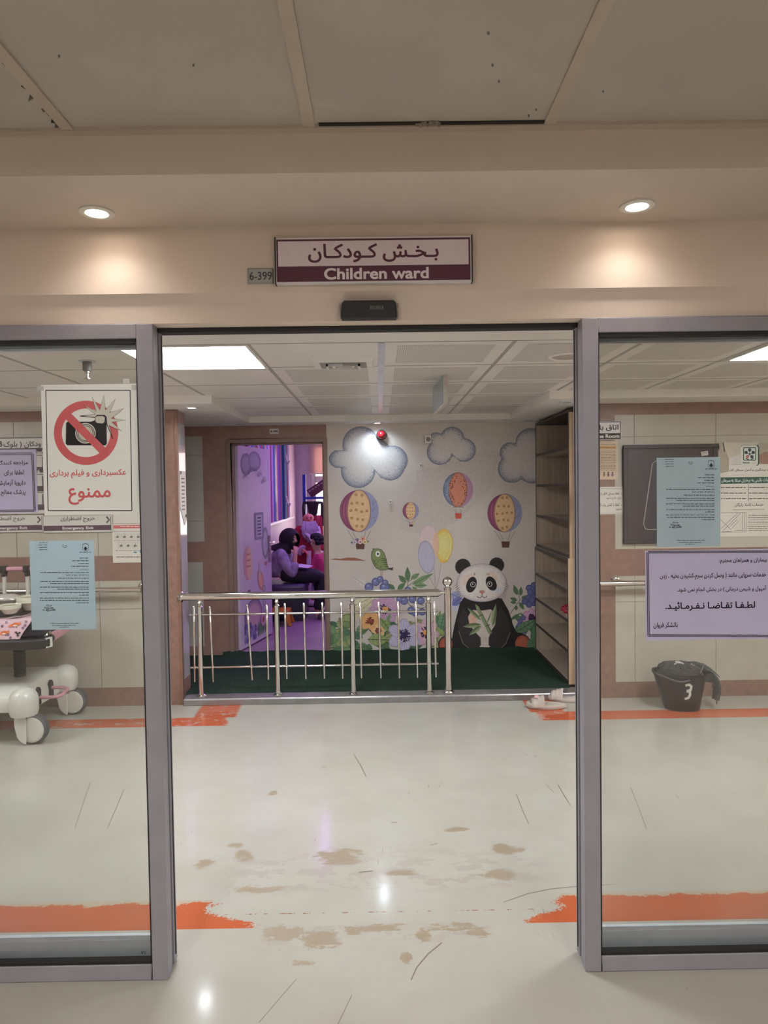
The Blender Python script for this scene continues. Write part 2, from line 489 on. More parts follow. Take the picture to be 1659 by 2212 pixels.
# floor with painted stripes and worn patches
def floormat():
    m, b = newmat('vinyl_floor')
    p = position(); x, y, z = sep(p)
    n1 = noise(p, 3, 4); n2 = noise(p, 26, 6, .7); n3 = noise(p, 7, 6, .65, (1, 2.2, 1)); n4 = noise(p, 120, 3, .6)
    base = mix(sstep(n1, .3, .7), (170, 167, 156), (175, 173, 163))
    # faint smudges
    base = mix(sstep(noise(p, 5, 8, .75, (1, 2.5, 1)), .58, .82)*.18, base, (168, 162, 150))
    def band(v, a, c, s=.003): return sstep(v, a-s, a+s)*(1-sstep(v, c-s, c+s))
    rag = (n2-.5)*.16 + (n4-.5)*.12
    # tan wear: two zones
    wz1 = sstep(y, 2.58, 2.66)*(1-sstep(y, 2.78, 3.02))*sstep(x, -.78, -.45)*(1-sstep(x, .5, .75))
    wz2 = sstep(y, 2.24, 2.39)*(1-sstep(y, 2.405, 2.415))*sstep(x, -.47, -.38)*(1-sstep(x, .28, .42))
    patch = n3 + (n2-.5)*.35
    # bare patches where the coating has worn through: (x, y, half width, half height) read off the photo, laid on the floor
    blob = None
    for (px, py, rw, rh) in ((510, 1826, 26, 8), (527, 1850, 34, 17), (440, 1866, 30, 14), (555, 1921, 74, 13), (735, 1850, 74, 26), (1095, 1834, 44, 17), (985, 1792, 36, 7), (1072, 1890, 56, 16), (870, 1885, 46, 9), (590, 1713, 15, 6), (700, 1657, 9, 4),
                             (610, 2015, 60, 24), (690, 2030, 64, 32), (770, 2010, 46, 16), (835, 2004, 56, 14), (912, 2020, 24, 24), (975, 2002, 76, 13), (1030, 2012, 34, 18), (876, 2068, 18, 18), (655, 2080, 34, 10)):
        c = PZ(px, py, 0); k = c.y/F
        u = (x-c.x)*(1/(rw*k)); v = (y-c.y)*(1/(rh*k*c.y/H))
        q = 1-(u*u+v*v)
        blob = q if blob is None else Nd.m('MAXIMUM', blob, q)
    blob = Nd.m('MAXIMUM', blob, 0.0)
    n5 = noise(p, 16, 8, .72, (1, 2.6, 1))
    w = sstep(blob*.95+(n5-.5)*3.6+(patch-.5)*1.6+(n4-.5)*.8, .50, .57)*sstep(blob, .0, .12)*(1-band(y, 2.405, 2.60, .004)*sstep(blob, 2, 3))
    base = mix(w*.92, base, (148, 134, 112))
    base = mix(sstep(patch+(n4-.5)*.15, .50, .56)*Nd.m('MAXIMUM', wz1, wz2)*.35, base, (156, 144, 136))
    # near stripe, broken where people walk
    low = sstep(y, 2.42, 2.5)
    nl = (-1)*x - (.46 + .17*low) + rag; nr = x - (.50 + .13*low) + rag
    ends = Nd.m('MAXIMUM', sstep(nl, -.012, .012), sstep(nr, -.012, .012))
    top = 2.56 + (noise(p, 7, 6, .75)-.5)*.13 + rag*.12
    s1 = ends*sstep(y, 2.402, 2.406)*sstep(top-y, -.004, .006)
    tanedge = ends*sstep(y, 2.402, 2.406)*(1-sstep(y, 2.574, 2.582))
    base = mix(tanedge*.55, base, (180, 156, 124))
    fade = sstep(noise(p, 60, 4, .7), .62, .70)*.5
    base = mix(s1*(1-fade*.6), base, (180, 94, 60))
    # hair-line of old stripe across the opening
    base = mix(band(y, 2.482, 2.487, .001)*sstep(noise(p, 30, 4, .7, (1, .05, 1)), .5, .6)*(1-sstep(x, .45, .7))*sstep(x, -.7, -.5), base, (140, 98, 76))
    # far stripe with its arms toward the kerb
    fs = band(y, 4.535, 4.71, .004)*Nd.m('MAXIMUM', sstep((-1)*x-1.02+rag*.8-(y-4.6)*.25, -.02, .02), sstep(x-1.03+rag*.5, -.02, .02))
    ar = sstep(y, 4.70, 4.71)*Nd.m('MAXIMUM', band(x+(y-4.7)*.05, -1.26, -.98-.0, .015), band(x, .99, 1.22, .01))
    f2 = Nd.m('MAXIMUM', fs, ar)
    thin = 1-sstep(noise(p, 12, 6, .7), .52, .66)*sstep((-1)*x, -1.5, -1.0)*.8
    base = mix(f2*thin, base, (184, 92, 60))
    # scuffs
    sc = sstep(noise(p, 90, 2, .5, (1, .12, 1)), .70, .74)*sstep(noise(p, 2.2, 3), .5, .62)*.5
    base = mix(sc, base, (120, 112, 104))
    Nd.nt.links.new(base.s, b.inputs['Base Color'])
    r = noise(p, 14, 5)*.08+.08
    Nd.nt.links.new(Nd.m('ADD', r, w*.25).s, b.inputs['Roughness'])
    b.inputs['Specular IOR Level'].default_value = .45
    return m
M_floor = floormat()
def carpetmat():
    m, b = newmat('green_turf'); p = position()
    n = noise(p, 260, 4, .7); k = noise(p, 9, 4)
    c = mix(sstep(n, .35, .68), (28, 38, 32), (66, 88, 74)); c = mix(sstep(k, .4, .7)*.35, c, (46, 58, 52))
    Nd.nt.links.new(c.s, b.inputs['Base Color']); b.inputs['Roughness'].default_value = .95; b.inputs['Specular IOR Level'].default_value = .1
    bump(b, n, .8, .006); return m
M_turf = carpetmat()
def woodmat(name, c, d):
    m, b = newmat(name); p = objco()
    n = noise(p, 30, 6, .6, (1, 1, .06)); c_ = mix(sstep(n, .3, .7), c, d)
    Nd.nt.links.new(c_.s, b.inputs['Base Color']); b.inputs['Roughness'].default_value = .5; return m
M_shelf = woodmat('shelf_laminate', (188, 174, 158), (168, 153, 137))
M_shelfl = woodmat('shelf_front_laminate', (196, 170, 140), (176, 150, 122))
M_edge = mat('dark_edge_band', (62, 54, 50), .5)

# ================================================================== setting
YF = 2.15                    # front face of the glazed screen
YW = 5.0                     # far corridor wall
YB = 6.3                     # back wall of the alcove
ZC = 2.14; ZS = 2.085        # corridor ceiling and its lowered border
XL, XR = -.672, .617         # sides of the opening
# floor (lobby and corridor), with a few scratches
b = MB(); b.poly([(-5, -4, 0), (5, -4, 0), (5, YW, 0), (-5, YW, 0)])
b.mi = 1
def scratch(pts, w):
    q = [PZ(x, y, .0008) for x, y in pts]
    for a, c in zip(q, q[1:]):
        d = (c-a); n_ = Vector((-d.y, d.x, 0)).normalized()*w/2
        b.poly([a-n_, c-n_, c+n_, a+n_] if (d.cross(n_)).z > 0 else [a+n_, c+n_, c-n_, a-n_])
for pts, w in (([(764, 1629), (780, 1655), (791, 1678)], .004), ([(955, 2036), (925, 2060), (900, 2090), (888, 2117)], .0032), ([(1115, 1715), (1128, 1748), (1142, 1780)], .003),
               ([(1087, 1949), (1140, 1930), (1190, 1920), (1240, 1915), (1330, 1910)], .0022), ([(640, 2115), (560, 2208)], .002), ([(760, 2150), (730, 2212)], .002),
               ([(775, 1884), (805, 1881)], .004), ([(1362, 1700), (1380, 1745), (1396, 1790)], .003), ([(195, 1690), (162, 1788)], .003), ([(268, 1705), (232, 1790)], .003),
               ([(845, 1776), (858, 1777)], .006), ([(1180, 1695), (1196, 1712)], .003), ([(1205, 1695), (1232, 1740)], .003), ([(930, 1825), (946, 1822)], .004)):
    scratch(pts, w)
tag(b.build('floor', [M_floor, mat('scuff', (112, 102, 92), .6)], loc=(0, 0, 0)), kind='structure')
# lobby ceiling: panels, bars, edge trim
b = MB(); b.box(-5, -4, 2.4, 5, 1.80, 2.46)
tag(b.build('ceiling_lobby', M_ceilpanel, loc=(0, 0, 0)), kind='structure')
b = MB()
for k in range(-4, 6):
    xx = -.159+.592*k; b.box(xx-.0145, -4, 2.394, xx+.0145, 1.775, 2.3999)
for k in range(0, 9): b.box(-5, 1.17-.6*k, 2.3945, 5, 1.2-.6*k, 2.3999)
b.box(-5, 1.775, 2.392, 5, 1.80, 2.3999)
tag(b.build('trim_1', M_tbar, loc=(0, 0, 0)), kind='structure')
b = MB(); b.box(-.135, 1.765, 2.3955, .42, 1.775, 2.39995)  # dark strip put in for the shadow of the panel gap
b.tube([PZ(x, y, 2.3965) for x, y in ((2, 122), (40, 165), (75, 205), (110, 250))], .006, 6, flat=.3)  # dirty crack along the bar
rr = random.Random(12)
e0 = [(0, 92), (40, 140), (80, 190), (120, 240), (148, 276)]
L_ = []
for k in range(26):
    t = k/25*4; i = min(int(t), 3); f_ = t-i; x = e0[i][0]+(e0[i+1][0]-e0[i][0])*f_-3; y = e0[i][1]+(e0[i+1][1]-e0[i][1])*f_+4
    L_.append((PZ(x, y, 2.3993), PZ(x-rr.uniform(3, 26), y+rr.uniform(4, 14), 2.3993)))
for (p_, q_), (r_, s_) in zip(L_, L_[1:]):
    b.mi = int(rr.random() < .6)
    if rr.random() < .85: b.hexa([p_, q_, s_, r_], [v+Vector((0, 0, .0004)) for v in (p_, q_, s_, r_)])
for (x, y, s_) in ((1055, 72, 3), (1064, 141, 2.5), (1078, 176, 2.5), (1142, 250, 2.5), (1158, 237, 2), (418, 141, 2.5), (1303, 198, 2), (128, 122, 2.5)):
    q_ = [PZ(x+s_*math.cos(t), y+s_*1.3*math.sin(t), 2.3993) for t in [k*PI/4 for k in range(8)]]; b.mi = 1; b.prism(q_, (0, 0, .0004))
tag(b.build('trim_2', [mat('gap_shadow_and_dirt', (48, 44, 40), .8), mat('ceiling_speck', (112, 104, 94), .8)], loc=(0, 0, 0)), kind='structure')
b = MB(); rr = random.Random(2)
for k in range(9):
    c_ = PZ(902+k*5.5, 268+rr.uniform(-2, 2), 2.394); b.cbox(c_, (rr.uniform(.006, .012), .008, rr.uniform(.004, .009)), Matrix.Rotation(rr.uniform(0, 3), 3, 'Y'))
tag(b.build('trim_9', mat('crumbled_edge', (160, 146, 132), .8, var=.2, vs=90), loc=(0, 0, 0)), kind='structure')
# dropped soffit and header above the doors
b = MB(); b.box(-5, 1.80, 2.294, 5, YF, 2.46)
tag(b.build('ceiling_soffit', M_soffit, loc=(0, 0, 0)), kind='structure')
b = MB()
sec = [(YF, 2.46), (YF, 2.098), (YF+.004, 2.094), (YF+.022, 2.07), (YF+.022, 2.014), (YF+.03, 2.009), (YF+.15, 2.009), (YF+.15, 2.46)]
b.prism([Vector((-5, y, z)) for y, z in sec], (10, 0, 0))
tag(b.build('wall_front', M_plaster, loc=(0, 0, 0)), kind='structure')
b = MB(); b.box(-1.8, YF+.06, 1.995, 1.8, YF+.10, 2.0088)
tag(b.build('trim_3', M_dark, loc=(0, 0, 0)), kind='structure')
for sg, nm in ((-1, 'wall_front_left'), (1, 'wall_front_right')):
    b = MB(); b.box(sg*1.8, YF, 0, sg*5, YF+.15, 2.009)
    tag(b.build(nm, M_plaster, loc=(0, 0, 0)), kind='structure')
# lobby side and rear walls
for nm, q in (('wall_lobby_left', (-5.1, -4, 0, -5, YW+.1, 2.5)), ('wall_lobby_right', (5, -4, 0, 5.1, YW+.1, 2.5)), ('wall_lobby_rear', (-5.1, -4.1, 0, 5.1, -4, 2.5))):
    b = MB(); b.box(*q); tag(b.build(nm, M_plaster, loc=(0, 0, 0)), kind='structure')
# fixed side lights (window_1, window_2) and the parked sliding leaves (door_1, door_2)
def sidelight(sg, X, wn, dn):
    xo = X+sg*1.13; w = .05
    r = struct(wn, (X+sg*.5, YF, 0))
    b = MB()
    for a in ((X, X+sg*w, 0.0, 2.009), (xo-sg*w, xo, 0, 2.009)): b.box(a[0], YF, a[2], a[1], YF+.045, a[3])
    b.box(X+sg*w, YF, 0.0, xo-sg*w, YF+.045, .05); b.box(X+sg*w, YF, 1.965, xo-sg*w, YF+.045, 2.009)
    b.box(X+sg*.004, YF+.045, 0, X+sg*.03, YF+.062, 2.0)
    b.build('frame', M_alu, r, bev=.0025)
    b = MB()
    for (x0, z0, x1, z1) in ((X+sg*w, .05, X+sg*(w+.0035), 1.965), (X+sg*w, .05, xo-sg*w, .058), (X+sg*w, 1.953, xo-sg*w, 1.965)): b.box(x0, YF+.004, z0, x1, YF+.03, z1)
    b.build('gasket', M_rubber, r)
    b = MB(); b.box(X+sg*(w-.006), YF+.03, .046, xo-sg*(w-.006), YF+.036, 1.969)
    b.build('pane', M_glass, r)
    r = struct(dn, (X+sg*.5, YF+.08, 0))
    b = MB(); y0, y1 = YF+.066, YF+.10
    b.box(X-sg*.0, y0, .006, X+sg*.045, y1, 1.998); b.box(xo-sg*.045, y0, .006, xo, y1, 1.998)
    b.build('stile', M_alu, r, bev=.002)
    b = MB(); b.box(X+sg*.045, y0, .012, xo-sg*.045, y1, .088); b.box(X+sg*.045, y0, 1.95, xo-sg*.045, y1, 1.998)
    b.build('rail', M_alud, r, bev=.002)
    if sg < 0:
        b = MB()
        for (px, py, w_, h_) in ((307, 2058, 2, 5), (307, 2066, 2, 4), (307, 2072, 2, 3), (313, 2060, 2, 2), (313, 2066, 2, 2), (313, 2072, 2, 2), (312, 2056, 8, 1)):
            c_ = P(px, py, y0); b.cbox(c_-Vector((0, .0003, 0)), (w_*.0014, .0005, h_*.0014))
        b.build('rail_mark', M_rubber, r)
    b = MB(); b.box(X-sg*.003, y0+.013, .03, X, y0+.016, 1.99)
    b.build('brush_seal', mat('seal_grey', (70, 68, 70), .7), r)
    b = MB(); b.box(X+sg*.04, y0+.014, .085, xo-sg*.04, y0+.02, 1.953)
    b.build('pane', M_glass, r)
sidelight(-1, XL, 'window_1', 'door_1'); sidelight(1, XR, 'window_2', 'door_2')
# dirt at the foot of the posts
# corridor ceiling
b = MB(); X0, X1 = -1.09, 1.13
LX = (.02-.58*2, .02-.58); LY = (3.095, 3.68); RX = (1.775, 2.355); RY = (3.05, 3.64)
def hole_plane(b, x0, y0, x1, y1, holes, z):
    xs = sorted({x0, x1, *[h[0] for h in holes], *[h[2] for h in holes]}); ys = sorted({y0, y1, *[h[1] for h in holes], *[h[3] for h in holes]})
    for xa, xb in zip(xs, xs[1:]):
        for ya, yb in zip(ys, ys[1:]):
            cx, cy = (xa+xb)/2, (ya+yb)/2
            if any(h[0] < cx < h[2] and h[1] < cy < h[3] for h in holes): continue
            b.poly([(xa, ya, z), (xa, yb, z), (xb, yb, z), (xb, ya, z)])
LH = [(LX[0], LY[0], LX[1], LY[1]), (RX[0], RY[0], RX[1], RY[1])]
b.recalc = False
hole_plane(b, -5, YF+.15, 5, 4.69, LH, ZC)
hole_plane(b, X0, 4.69, X1, 6.02, [], ZC)
tag(b.build('ceiling_corridor', M_corrceil, loc=(0, 0, 0)), kind='structure')
# grid bars, perforated fields
b = MB()
rows = [3.095+.585*k for k in range(6)]; cols = [.02+.58*k for k in range(-8, 9)]
zz = ZC-.0015
for cx in cols:
    ye = 6.02 if X0 < cx < X1 else 4.69
    b.box(cx-.009, 3.095, zz, cx+.009, ye, ZC-.0002)
for cy in rows:
    if cy < 4.69: b.box(-5, cy-.004, zz, 5, cy+.004, ZC-.0002)
    else: b.box(X0, cy-.004, zz, X1, cy+.004, ZC-.0002)
tag(b.build('trim_4', mat('corridor_grid', (176, 172, 162), .45), loc=(0, 0, 0)), kind='structure')
def perfmat():
    m, bb = newmat('perforated_metal'); x, y, z = sep(position())
    d = Nd.m('MAXIMUM', Nd.m('ABSOLUTE', Nd.m('FRACT', x*110)-.5), Nd.m('ABSOLUTE', Nd.m('FRACT', y*110)-.5))
    c = mix(1-sstep(d, .16, .24), (216, 212, 203), (120, 116, 108)); Nd.nt.links.new(c.s, bb.inputs['Base Color']); bb.inputs['Roughness'].default_value = .5; return m
b = MB(); b.recalc = False
for i, cx in enumerate(cols[:-1]):
    for j, cy in enumerate(rows[:-1]):
        if cy > 4.3 and not (X0 < cx+.29 < X1): continue
        if cx < -.6 and cx > -1.2 and j == 0: continue
        if 1.7 < cx < 2.4 and j == 0: continue
        if -.6 < cx < -.5 and j == 0: continue
        if cx < -.6: continue
        b.poly([(cx+.07, cy+.075, ZC-.001), (cx+.07, cy+.51, ZC-.001), (cx+.51, cy+.51, ZC-.001), (cx+.51, cy+.075, ZC-.001)])
tag(b.build('trim_5', perfmat(), loc=(0, 0, 0)), kind='structure')
# taped joint down the middle
b = MB(); b.box(.004, 3.11, ZC-.003, .036, 6.0, ZC-.0016)
tag(b.build('trim_6', mat('foil_tape', (205, 208, 212), .3, .6, bmp=.6, bs=60), loc=(0, 0, 0)), kind='structure')
# lowered ceiling border
b = MB()
b.prism([Vector((x, y, ZS)) for x, y in ((-5, 4.69), (X0, 4.69), (X0, 6.02), (X1, 6.02), (X1, 4.69), (5, 4.69), (5, YB), (-5, YB))], (0, 0, ZC+.04-ZS))
tag(b.build('ceiling_border', M_white, loc=(0, 0, 0)), kind='structure')
# corridor walls with tile bands
XJL, XJR = -1.43, 1.44
def banded(name, x0, x1, y0, y1, z1, parts, mats, grout):
    b = MB(); b.box(x0, y0, 0, x1, y1, z1)
    for mi, a in parts:
        b.mi = mi; b.recalc = True
        b.box(a[0], y0-.0012, a[1], a[2], y0-.0001, a[3])
    b.mi = len(mats)-1
    for a in grout: b.box(a[0], y0-.0016, a[1], a[2], y0-.0001, a[3])
    tag(b.build(name, mats, loc=(0, 0, 0)), kind='structure')
g = .0015
gl = [(x-g, .133, x+g, 2.01) for x in (-1.98, -2.55, -3.12, -3.7)] + [(-5, z-g, XJL-.2, z+g) for z in (.69, 1.28, 1.85)]
banded('wall_corridor_left', -5, XJL, YW, YW+.26, ZS, [(1, (-5, 2.012, XJL-.2, ZS)), (1, (-5, .889, XJL-.2, 1.067)), (1, (-5, 0, XJL-.2, .133)), (1, (XJL-.2, 0, XJL, ZS))],
       [M_tile, M_brown, M_grout], gl)
gr = [(x-g, .114, x+g, 2.08) for x in (1.80, 2.375, 2.95, 3.5)] + [(1.66, z-g, 5, z+g) for z in (.686, 1.85)]
banded('wall_corridor_right', XJR, 5, YW, YW+.26, ZS, [(1, (1.662, 2.004, 5, ZS)), (1, (1.662, .868, 5, 1.06)), (1, (1.662, 0, 5, .114)), (1, (XJR, 0, 1.662, ZS))],
       [M_tile, M_brown, M_grout], gr)
# left return of the alcove, glossy tile
b = MB(); b.box(XJL, YW-.004, 0, XJL+.022, YW+.03, ZS)
tag(b.build('trim_7', mat('brown_corner_post', (128, 96, 78), .4), loc=(0, 0, 0)), kind='structure')
b = MB(); b.box(XJL, YW+.03, .05, XJL+.004, YW+.26, ZS); b.mi = 1; b.box(XJL+.0041, YW+.03, .05, XJL+.006, YW+.26, .16); b.box(XJL+.0041, YW+.03, 2.0, XJL+.006, YW+.26, ZS)
tag(b.build('wall_return', [mat('glossy_return_tile', (190, 184, 190), .06, var=.04, spec=.8), M_brown2], loc=(0, 0, 0)), kind='structure')
# alcove walls
DX0, DX1, DZ = -1.31, -.489, 1.934   # doorway to the playroom
b = MB()
b.box(-2.6, YB, .05, DX0-.03, YB+.12, ZS+.1); b.box(DX0-.03, YB, DZ+.03, DX1+.03, YB+.12, ZS+.1)
b.mi = 1
for q in ((-1.71, 1.067, -1.555, 1.997), (-1.71, .135, -1.575, .885)): b.box(q[0]-.35, YB-.0012, q[1], q[2], YB-.0001, q[3])
b.mi = 2
for q in ((-2.05, 1.83, -1.555, 1.833), (-2.05, 1.25, -1.555, 1.253), (-2.05, .60, -1.575, .603)): b.box(q[0], YB-.0018, q[1], q[2], YB-.001, q[3])
tag(b.build('wall_back_left', [M_brown2, M_grey, M_grout], loc=(0, 0, 0)), kind='structure')
b = MB(); b.box(DX1+.03, YB, .03, 2.4, YB+.12, ZS+.1)
tag(b.build('wall_back_right', M_white, loc=(0, 0, 0)), kind='structure')
b = MB(); b.box(-2.7, YW+.26, .03, -2.6, YB+.1, ZS+.1); tag(b.build('wall_alcove_left', M_grey, loc=(0, 0, 0)), kind='structure')
b = MB(); b.box(1.78, YW+.26, .03, 1.86, YB, ZS+.1); tag(b.build('wall_alcove_right', M_grey, loc=(0, 0, 0)), kind='structure')
# raised alcove floor and its metal kerb
b = MB(); b.box(-2.6, YW, -.02, 2.4, YB+.12, .036); tag(b.build('floor_alcove', M_grout, loc=(0, 0, 0)), kind='structure')
b = MB()
sec = [(YW-.03, 0), (YW-.03, .04), (YW-.022, .05), (YW+.11, .052), (YW+.11, 0)]
b.prism([Vector((XJL+.03, y, z)) for y, z in sec], (XJR-XJL-.03, 0, 0))
tag(b.build('trim_8', M_kerb, loc=(0, 0, 0), bev=.003), kind='structure')
# door frame of the playroom
r = struct('door_3', ((DX0+DX1)/2, YB, .05))
b = MB()
for x0, x1 in ((DX0-.035, DX0), (DX1, DX1+.035)): b.box(x0, YB-.012, .05, x1, YB+.13, DZ+.035)
b.box(DX0, YB-.012, DZ, DX1, YB+.13, DZ+.035)
b.box(DX0, YB+.05, .05, DX0+.014, YB+.13, DZ); b.box(DX1-.014, YB+.05, .05, DX1, YB+.13, DZ); b.box(DX0, YB+.05, DZ-.014, DX1, YB+.13, DZ)
b.build('frame', M_doorfr, r, bev=.002)
# the leaf, swung into the playroom
HX, HY = DX0+.02, YB+.125
ex, ey = -1.124, 7.207
ang = math.atan2(ey-HY, ex-HX); LW = .80
Ml = Matrix.Translation((HX, HY, .065)) @ Matrix.Rotation(ang, 4, 'Z')
b = MB(); b.box(0, -.02, 0, LW, .02, 1.86, Ml)
b.build('leaf', mat('lilac_door_leaf', (200, 184, 214), .45, var=.03), r, bev=.002)
def leafpt(u, z, off=.0215): return Ml @ Vector((u, -off, z))
class LeafArt(Art):
    def pt(s, x, y, L): return leafpt(x*LW, (1-y)*1.86, .0215+(L+s.n/50)*s.st)
    def scale(s): return LW
    def text(s, body, x0, y0, x1, y1, c, bold=.01, L=2, rot=0):
        for vs, fs in text_mesh(body, bold):
            s.lc(c); bv = [s.b.v(s.pt(x0+(x1-x0)*u, y1+(y0-y1)*v, L)) for u, v in vs]
            for f in fs: s.b.f([bv[i] for i in f])
        return s
a = LeafArt(0, .9)
# ------------------------------------------------------------------ door leaf pictures
a.ell(.24, .09, .16, .055, (168, 160, 190), 1, 0, (128, 120, 156)); a.ell(.5, .07, .2, .05, (172, 164, 194), 1.5, 0, (138, 130, 164))
a.ell(.23, .585+.0, .125, .085, (222, 160, 176), 2); a.ell(.27, .585, .08, .085, (232, 190, 178), 3)
a.poly([(.2, .72), (.29, .72), (.28, .745), (.21, .745)], (130, 80, 84), 2)
a.ell(.80, .50, .11, .085, (196, 196, 206), 2, 0, (120, 124, 140)); a.poly([(.76, .60), (.84, .60), (.83, .62), (.77, .62)], (190, 110, 110), 2)
for k in range(9): a.ell(.2+.02*(k % 3)*2, .54+.03*(k//3), .012, .006, (176, 96, 80), 4)
a.ell(.62, .69, .10, .05, (226, 170, 150), 2, .3, (190, 120, 110)); a.ell(.60, .64, .03, .045, (190, 190, 196), 2)
a.ell(.38, .86, .28, .09, (205, 168, 190), 2, 0, (120, 96, 150))
for k in range(16):
    u = .12+.05*(k % 7); v = .90+.022*(k // 4)
    a.ell(u, v, .035, .017, ((96, 92, 160), (120, 110, 176), (150, 140, 190))[k % 3], 3+k % 3*.4)
for k in range(5): a.leaf(.5+.06*k, .98, .55+.05*k, .9-.01*k, .05, (96, 128, 104), 3)
a.ell(.68, .90, .07, .035, (214, 160, 190), 4); a.ell(.68, .90, .03, .015, (170, 90, 60), 5)
for k in range(6): a.ell(.72+.02*(k % 2), .74+.035*k, .05, .018, (188, 186, 196), 3, 0, (120, 124, 140))
for k, (u, v, w) in enumerate(((.78, .165, .12), (.64, .13, .13), (.49, .113, .13), (.33, .118, .13), (.19, .145, .12))):
    a.text(fa(('اتاق', 'بازی', 'فرشته', 'های', 'زمینی')[k]), u-.07, v-.02, u+.08, v+.018, (120, 110, 140), .0, 4)
a.build('picture', M_paint, r)
a = LeafArt(0, .9)
a.poly([(.46, .335), (.74, .335), (.74, .475), (.46, .475)], (140, 132, 166), 6)
a.poly([(.50, .348), (.70, .348), (.70, .462), (.50, .462)], (186, 180, 208), 7)
for k in range(6): a.poly([(.54, .36+.017*k), (.66, .36+.017*k), (.66, .366+.017*k), (.54, .366+.017*k)], (70, 66, 90), 8)
a.build('notice', M_paint, r)
b = MB()
pl = [leafpt(u, z, .024) for u, z in ((.722, .73), (.762, .73), (.762, 1.0), (.722, 1.0))]
n_ = (leafpt(0, 0, .03)-leafpt(0, 0, .02)).normalized()
b.prism(pl, n_*.006)
h0 = leafpt(.742, .93, .03)
b.tube([h0, h0+n_*.045, h0+n_*.05+(leafpt(.60, .93)-leafpt(.742, .93))], .009, 10)
b.build('handle', M_steel, r, bev=.002)
# ------------------------------------------------------------------ mural on the back wall
z5 = lambda x, y: (680+x*.3014, 880+y*.3014)
mu = thing('wall_mural', (.45, YB, .05), 'children\'s wall mural with panda, balloons, clouds and flowers behind the steel railing', 'mural')
def A(step=.0005): return Art(YB-.001, 1.27, z5, step)
b = MB(); b.box(DX1+.036, YB-.0010, .04, 1.75, YB-.0001, ZS-.001); b.build('backdrop', mat('mural_ground', (221, 213, 206), .5, var=.05, vs=2.2), mu)
a = A()
a.poly([(612, 870), (612, 700), (660, 650), (700, 600), (722, 540), (728, 455), (800, 440), (880, 432), (960, 400), (1060, 372), (1130, 330), (1200, 318), (1310, 305), (1400, 330), (1300, 420), (1290, 520), (1220, 640), (1120, 720), (1000, 830), (860, 900), (740, 905), (650, 885)], (196, 188, 183), .3)
a.poly([(1300, 1160), (1400, 1130), (1480, 1150), (1585, 1090), (1585, 1250), (1450, 1260), (1360, 1250)], (199, 191, 186), .3)
a.poly([(110, 1090), (150, 1082), (180, 1086), (235, 1076), (290, 1078), (340, 1092), (370, 1100), (300, 1099), (200, 1097)], (150, 102, 80), .5)
for (x0, y0, x1, y1) in ((90, 798, 1590, 800), (90, 938, 1590, 939), (90, 1085, 1590, 1086), (90, 190, 1590, 191), (90, 344, 1590, 345), (90, 1250, 990, 1251)): a.line([(x0, y0), (x1, y1)], 2, (188, 180, 174), .4)
for x in (200, 428, 858, 982, 1437): a.line([(x, 140), (x, 1740)], 1.5, (196, 188, 181), .4)
a.build('stain', M_mural, mu)
def cloud(cs, c0, clip=None):
    rim = []
    for k in range(72):
        t = -2*PI*k/72; dx, dy = math.cos(t), math.sin(t); best = 10
        for x, y, r_ in cs:
            ox, oy = c0[0]-x, c0[1]-y; bq = ox*dx+oy*dy; cq = ox*ox+oy*oy-r_*r_; dd = bq*bq-cq
            if dd > 0: best = max(best, -bq+math.sqrt(dd))
        rim.append((c0[0]+dx*best, c0[1]+dy*best))
    a = A()
    a.radial(c0, rim, [(.25, (208, 202, 198)), (.6, (204, 199, 197)), (.8, (192, 189, 191)), (.9, (168, 168, 177)), (.97, (134, 137, 152)), (1, (104, 108, 124))], 1)
    r_ = random.Random(len(cs)*7+int(c0[0]))
    for _ in range(420):
        k = r_.randrange(72); x, y = rim[k]; f = 1-abs(r_.gauss(0, .11))
        px, py = c0[0]+(x-c0[0])*f, c0[1]+(y-c0[1])*f
        l = r_.uniform(4, 10); an = r_.uniform(0, PI)
        a.line([(px, py), (px+l*math.cos(an), py+l*math.sin(an))], 2.2, (112, 116, 132), 1.6)
    a.build('cloud', M_mural, mu)
cloud([(330, 268, 132), (165, 370, 64), (310, 455, 122), (560, 380, 106), (540, 420, 104), (430, 340, 120)], (370, 350))
cloud([(985, 225, 86), (868, 228, 50), (895, 320, 92), (1070, 305, 84), (940, 270, 90)], (965, 290))
cloud([(1545, 255, 106), (1400, 325, 74), (1412, 440, 100), (1560, 440, 105), (1500, 370, 100)], (1490, 365))
